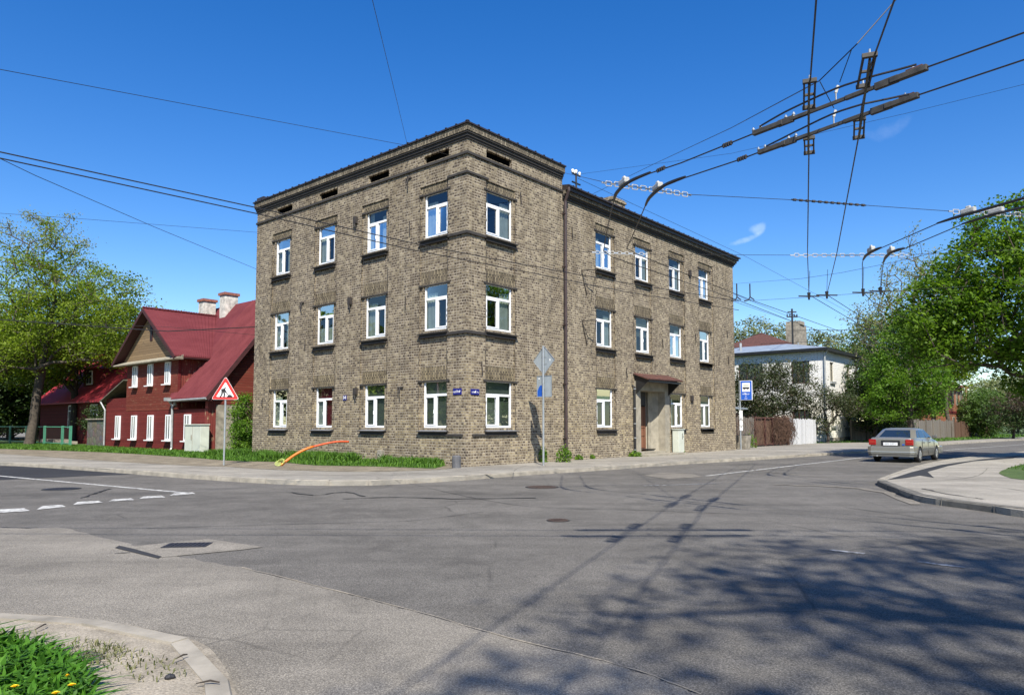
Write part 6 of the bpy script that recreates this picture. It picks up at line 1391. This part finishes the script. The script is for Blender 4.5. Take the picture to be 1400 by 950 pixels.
tree('big_maple_tree', b3, 12.5, [(0, 0, 7.4, 4.9, 4.8, 4.3), (-2.8, 1.0, 6.4, 3.1, 3, 2.7), (-1.3, .5, 9.9, 2.5, 2.5, 1.7), (-4.0, .5, 7.2, 1.9, 1.8, 1.5), (-4.9, .8, 5.6, 2.1, 2.2, 1.9), (.9, 0, 3.7, 3.0, 3.2, 1.6), (-.9, 0, 3.9, 1.7, 2, 1.6)], 980, 62, .30, .17, 'leaf_maple', 'big dark green maple filling the right picture edge', 'tree', seed=23, trunk_r=.34, trunk_top=(0, 0, 8.5), minz=2.3, gap=.55)
bd = D(1197, 600, 62); bd.z = .12
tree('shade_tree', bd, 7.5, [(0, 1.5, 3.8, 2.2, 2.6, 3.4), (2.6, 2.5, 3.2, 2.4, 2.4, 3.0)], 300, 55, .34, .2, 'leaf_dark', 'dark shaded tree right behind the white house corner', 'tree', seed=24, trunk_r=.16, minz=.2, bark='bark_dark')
bd = D(1215, 600, 78); bd.z = .12
tree('far_tree', bd, 15, [(0, 0, 8, 5, 4, 5.6)], 420, 40, .5, .3, 'leaf_willow', 'mid green tree behind the bushy maple and the fence', 'tree', seed=25, trunk_r=.25, minz=.5)
bd = D(1298, 600, 80); bd.z = .12
tree('far_tree', bd, 13, [(0, 0, 9.3, 2.6, 2.6, 3.4), (1.2, 0, 6.8, 1.4, 1.4, 2)], 220, 40, .42, .24, 'leaf_oak', 'slim green tree rising behind the wooden house gable', 'tree', seed=26, trunk_r=.2, minz=5.5)
bd = D(1345, 600, 84); bd.z = .12
tree('willow_bush', bd, 5.5, [(0, 0, 2.9, 2.6, 2.2, 2.8)], 260, 50, .34, .2, 'leaf_willow', 'soft green willow bush right of the leaning wooden pole', 'bush', seed=27, trunk_r=.12, minz=.2, seg=.6)
bd = D(1385, 600, 76); bd.z = .12
tree('purple_bush', bd, 5.5, [(0, 0, 2.8, 2.7, 2.4, 2.3), (1.6, 0, 3.2, 2, 2, 1.8)], 260, 50, .34, .2, ['leaf_dark', 'leaf_brown'], 'brown purple bush near the right picture edge beyond the road', 'bush', seed=28, trunk_r=.12, minz=.2, bud=.45, seg=.6)
for i, (px, Yd, h_, w_, lab) in enumerate(((1335, 150, 10.5, 5.5, 'pale far tree seen through the gap right of the wooden house'), (1365, 160, 12.5, 6.0, 'grey green far tree in the gap under the maple'), (1392, 140, 11, 6, 'far tree at the right picture edge under the maple'), (1430, 120, 11, 6, 'far tree just outside the right picture edge'))):
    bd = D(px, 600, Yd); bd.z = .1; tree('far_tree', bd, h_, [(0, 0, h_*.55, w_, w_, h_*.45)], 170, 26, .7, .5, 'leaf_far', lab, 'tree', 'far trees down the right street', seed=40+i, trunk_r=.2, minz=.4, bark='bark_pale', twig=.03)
for i, (px, Yd, top, w_, lab) in enumerate(((1018, 120, 436, 4.6, 'leftmost pale tree above the white house, touching the brick house'), (1042, 128, 432, 4.4, 'pale rounded tree above the rusty hipped roof'), (1075, 132, 438, 4.6, 'pale tree right behind the utility pole'), (1128, 130, 449, 6.0, 'pale tree above the right part of the grey roof'), (1160, 124, 452, 5.4, 'pale tree right of the white house chimney edge'))):
    bd = D(px, 600, Yd); bd.z = .1; h_ = 1.55+(581-top)/981*Yd
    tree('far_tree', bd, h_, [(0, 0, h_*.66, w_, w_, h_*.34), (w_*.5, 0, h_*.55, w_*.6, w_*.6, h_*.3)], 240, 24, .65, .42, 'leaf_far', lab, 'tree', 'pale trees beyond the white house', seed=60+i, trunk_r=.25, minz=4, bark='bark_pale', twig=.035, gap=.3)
lb = L(38.5, 4.6, .12)
tree('lilac_bush', lb, 6.5, [(0, 0, 4.2, 2.6, 3.0, 2.5), (-2.5, 0, 4.2, 2.2, 2.4, 2.3), (2.2, -.3, 4.6, 2.0, 2.2, 2.0), (0, 0, 2.2, 2.8, 2.2, 1.6)], 460, 60, .34, .14, 'leaf_lilac', 'large dark lilac hiding the left side of the white house', 'bush', seed=31, trunk_r=.12, trunk_top=(.3, 0, 2.8), minz=.5, gap=.55, bark='bark_dark', seg=.5, twig=.014)
lb = L(42.3, 1.0, .12)
tree('lilac_bush', lb, 4.6, [(0, 0, 3.4, 1.9, 1.6, 1.0), (1.6, .2, 3.0, 1.5, 1.2, .9), (-.6, 0, 1.6, 1.2, 1.0, 1.0)], 240, 32, .28, .13, 'leaf_lilac', 'smaller twisted lilac before the street corner of the white house', 'bush', seed=32, trunk_r=.11, trunk_top=(0, 0, 1.8), minz=.4, gap=.6, bark='bark_dark', seg=.4, twig=.016)
# trees behind the viewer whose shadows fall on the near road
tree('street_tree', (6.1, -5.3, .1), 17, [(0.4, 0, 12.5, 3.4, 3.4, 2.6), (-2.6, 1.6, 11, 2.0, 1.6, 1.6), (3.2, 2.6, 11.5, 2.8, 1.8, 2.2), (-4.2, -2.4, 12, 1.5, 1.4, 1.2), (-1.5, -3.2, 12, 1.5, 1.4, 1.2)], 330, 26, .42, .16, 'leaf_oak', 'roadside tree behind the viewer whose shadow lies on the near road', 'tree', seed=71, trunk_r=.3, trunk_top=(0, 0, 11), minz=5, gap=.6, twig=.015)
SR = 'added trees outside the picture'  # unseen trees, added for the reflections in the window panes
for i, (x, y, h_, w_, lab, dk) in enumerate(((-36, 30, 10, 6, 'added unseen tree left of the picture, nearest of the row', 0), (-48, 42, 11, 6.5, 'added unseen tree left of the picture, farther along the row', 1), (-58, 24, 12, 7, 'added unseen tree far left of the picture, mirrored in the windows', 0), (44, 24, 10, 6, 'added unseen tree right of the picture beyond the maple', 0), (58, 36, 11, 7, 'added unseen tree far right of the picture', 1), (40, 8, 14, 6, 'added unseen tree right of the viewer', 0))):
    tree('street_tree', (x, y, .1), h_, [(0, 0, h_*.52, w_, w_, h_*.46)], 260, 30, .7, .45, ['leaf_oak', 'leaf_dark'][dk], lab, 'tree', SR, seed=80+i, trunk_r=.35, minz=1.2, bark='bark_dark', twig=.03)
for i, (px, Yd, h_, w_, lab, mt) in enumerate(((14, 74, 13, 6, 'dark far tree at the left edge behind the green fence', 'leaf_dark'), (52, 80, 13, 6, 'dark far tree left of the red roofed house', 'leaf_dark'), (-30, 66, 13, 6, 'dark tree cut by the left picture edge', 'leaf_dark'), (100, 78, 13, 6, 'far green tree above the red roofed house', 'leaf_oak'))):
    bd = D(px, 600, Yd); bd.z = .1; tree('far_tree', bd, h_, [(0, 0, h_*.46, w_, w_, h_*.46)], 300, 46, .6, .38, mt, lab, 'tree', TL, seed=90+i, trunk_r=.3, minz=.3, bark='bark_dark', twig=.03)
# ================================================================ LIGHT, SKY, CAMERA
az = Vector((.119, -.993, 0)).normalized(); el = math.atan(1.06)
sd = bpy.data.lights.new('sun', 'SUN'); so = bpy.data.objects.new('sun', sd); COL.objects.link(so)
sd.energy = 4.9; sd.angle = math.radians(.7); sd.color = (1, .95, .85)
tosun = Vector((az.x*math.cos(el), az.y*math.cos(el), math.sin(el))); so.rotation_euler = tosun.to_track_quat('Z', 'Y').to_euler(); so.location = (0, -20, 40)
w = bpy.data.worlds.new('World'); S.world = w; w.use_nodes = True; nt = w.node_tree; bg = nt.nodes['Background']
sky = nt.nodes.new('ShaderNodeTexSky'); sky.sky_type = 'NISHITA'; sky.sun_disc = False; sky.sun_elevation = el; sky.sun_rotation = math.atan2(az.x, az.y); sky.altitude = 0
sky.air_density = 1.0; sky.dust_density = .25; sky.ozone_density = 2.0
# faint wisps of cirrus, placed by direction in the sky
tc = nt.nodes.new('ShaderNodeTexCoord')
def vm(op, a, b):
    n = nt.nodes.new('ShaderNodeVectorMath'); n.operation = op
    for k, v in enumerate((a, b)):
        if isinstance(v, bpy.types.NodeSocket): nt.links.new(v, n.inputs[k])
        else: n.inputs[k].default_value = v
    return n.outputs['Value'] if op == 'DOT_PRODUCT' else n.outputs[0]
def mm(op, a, b=0.0, c=0.0):
    n = nt.nodes.new('ShaderNodeMath'); n.operation = op
    for k, v in enumerate((a, b, c)):
        if isinstance(v, bpy.types.NodeSocket): nt.links.new(v, n.inputs[k])
        else: n.inputs[k].default_value = v
    return n.outputs[0]
def wisp(prev, p0, p1, wid, amt, seed):
    a = Vector(ray(*p0)).normalized(); b = Vector(ray(*p1)).normalized(); c = ((a+b)/2).normalized(); s_ = (b-a); ln = s_.length/2; s_.normalize(); t2 = c.cross(s_).normalized()
    rel = vm('SUBTRACT', tc.outputs['Generated'], c)
    mp = nt.nodes.new('ShaderNodeMapping'); mp.inputs['Location'].default_value = (seed, seed*.7, 0); mp.inputs['Scale'].default_value = (45, 45, 45); nt.links.new(tc.outputs['Generated'], mp.inputs[0])
    no = nt.nodes.new('ShaderNodeTexNoise'); nt.links.new(mp.outputs[0], no.inputs['Vector']); no.inputs['Scale'].default_value = 1; no.inputs['Detail'].default_value = 6; no.inputs['Roughness'].default_value = .65
    nn = mm('SUBTRACT', no.outputs[0], .5)
    u = mm('DIVIDE', vm('DOT_PRODUCT', rel, s_), ln); v = mm('ADD', mm('DIVIDE', vm('DOT_PRODUCT', rel, t2), wid), mm('MULTIPLY', mm('MULTIPLY', u, u), .8))
    r = mm('ADD', mm('ADD', mm('MULTIPLY', u, u), mm('MULTIPLY', v, v)), mm('MULTIPLY', nn, 2.4))
    mr = nt.nodes.new('ShaderNodeMapRange'); mr.interpolation_type = 'SMOOTHSTEP'; mr.inputs[1].default_value = 1.1; mr.inputs[2].default_value = -.5; mr.inputs[3].default_value = 0; mr.inputs[4].default_value = amt; nt.links.new(r, mr.inputs[0])
    mx = nt.nodes.new('ShaderNodeMix'); mx.data_type = 'RGBA'; nt.links.new(mr.outputs[0], mx.inputs[0]); nt.links.new(prev, mx.inputs[6]); mx.inputs[7].default_value = (7.5, 8.2, 9, 1); return mx.outputs[2]
hs = nt.nodes.new('ShaderNodeHueSaturation'); hs.inputs['Saturation'].default_value = 1.42; hs.inputs['Hue'].default_value = .512; nt.links.new(sky.outputs[0], hs.inputs['Color'])
o1 = wisp(hs.outputs[0], (996, 338), (1046, 318), .0045, .22, 3.1); o1 = wisp(o1, (1024, 320), (1050, 308), .008, .22, 5.3); o1 = wisp(o1, (1180, 192), (1250, 168), .010, .06, 9.1)
nt.links.new(o1, bg.inputs['Color']); bg.inputs['Strength'].default_value = .108
cam = bpy.data.cameras.new('camera'); co = bpy.data.objects.new('camera', cam); COL.objects.link(co); S.camera = co
co.location = (0, 0, H); co.rotation_euler = (pi/2+PITCH, 0, 0); cam.sensor_width = 36; cam.lens = F/1400*36; cam.shift_y = (PY-475)/1400; cam.clip_end = 3000; cam.clip_start = .05
vs_ = S.view_settings; vs_.view_transform = 'Standard'; vs_.look = 'None'; vs_.exposure = .76; vs_.gamma = 1; vs_.use_curve_mapping = False
S.cycles.max_bounces = 6; S.cycles.transparent_max_bounces = 8; S.cycles.use_denoising = True; S.cycles.caustics_reflective = False; S.cycles.caustics_refractive = False
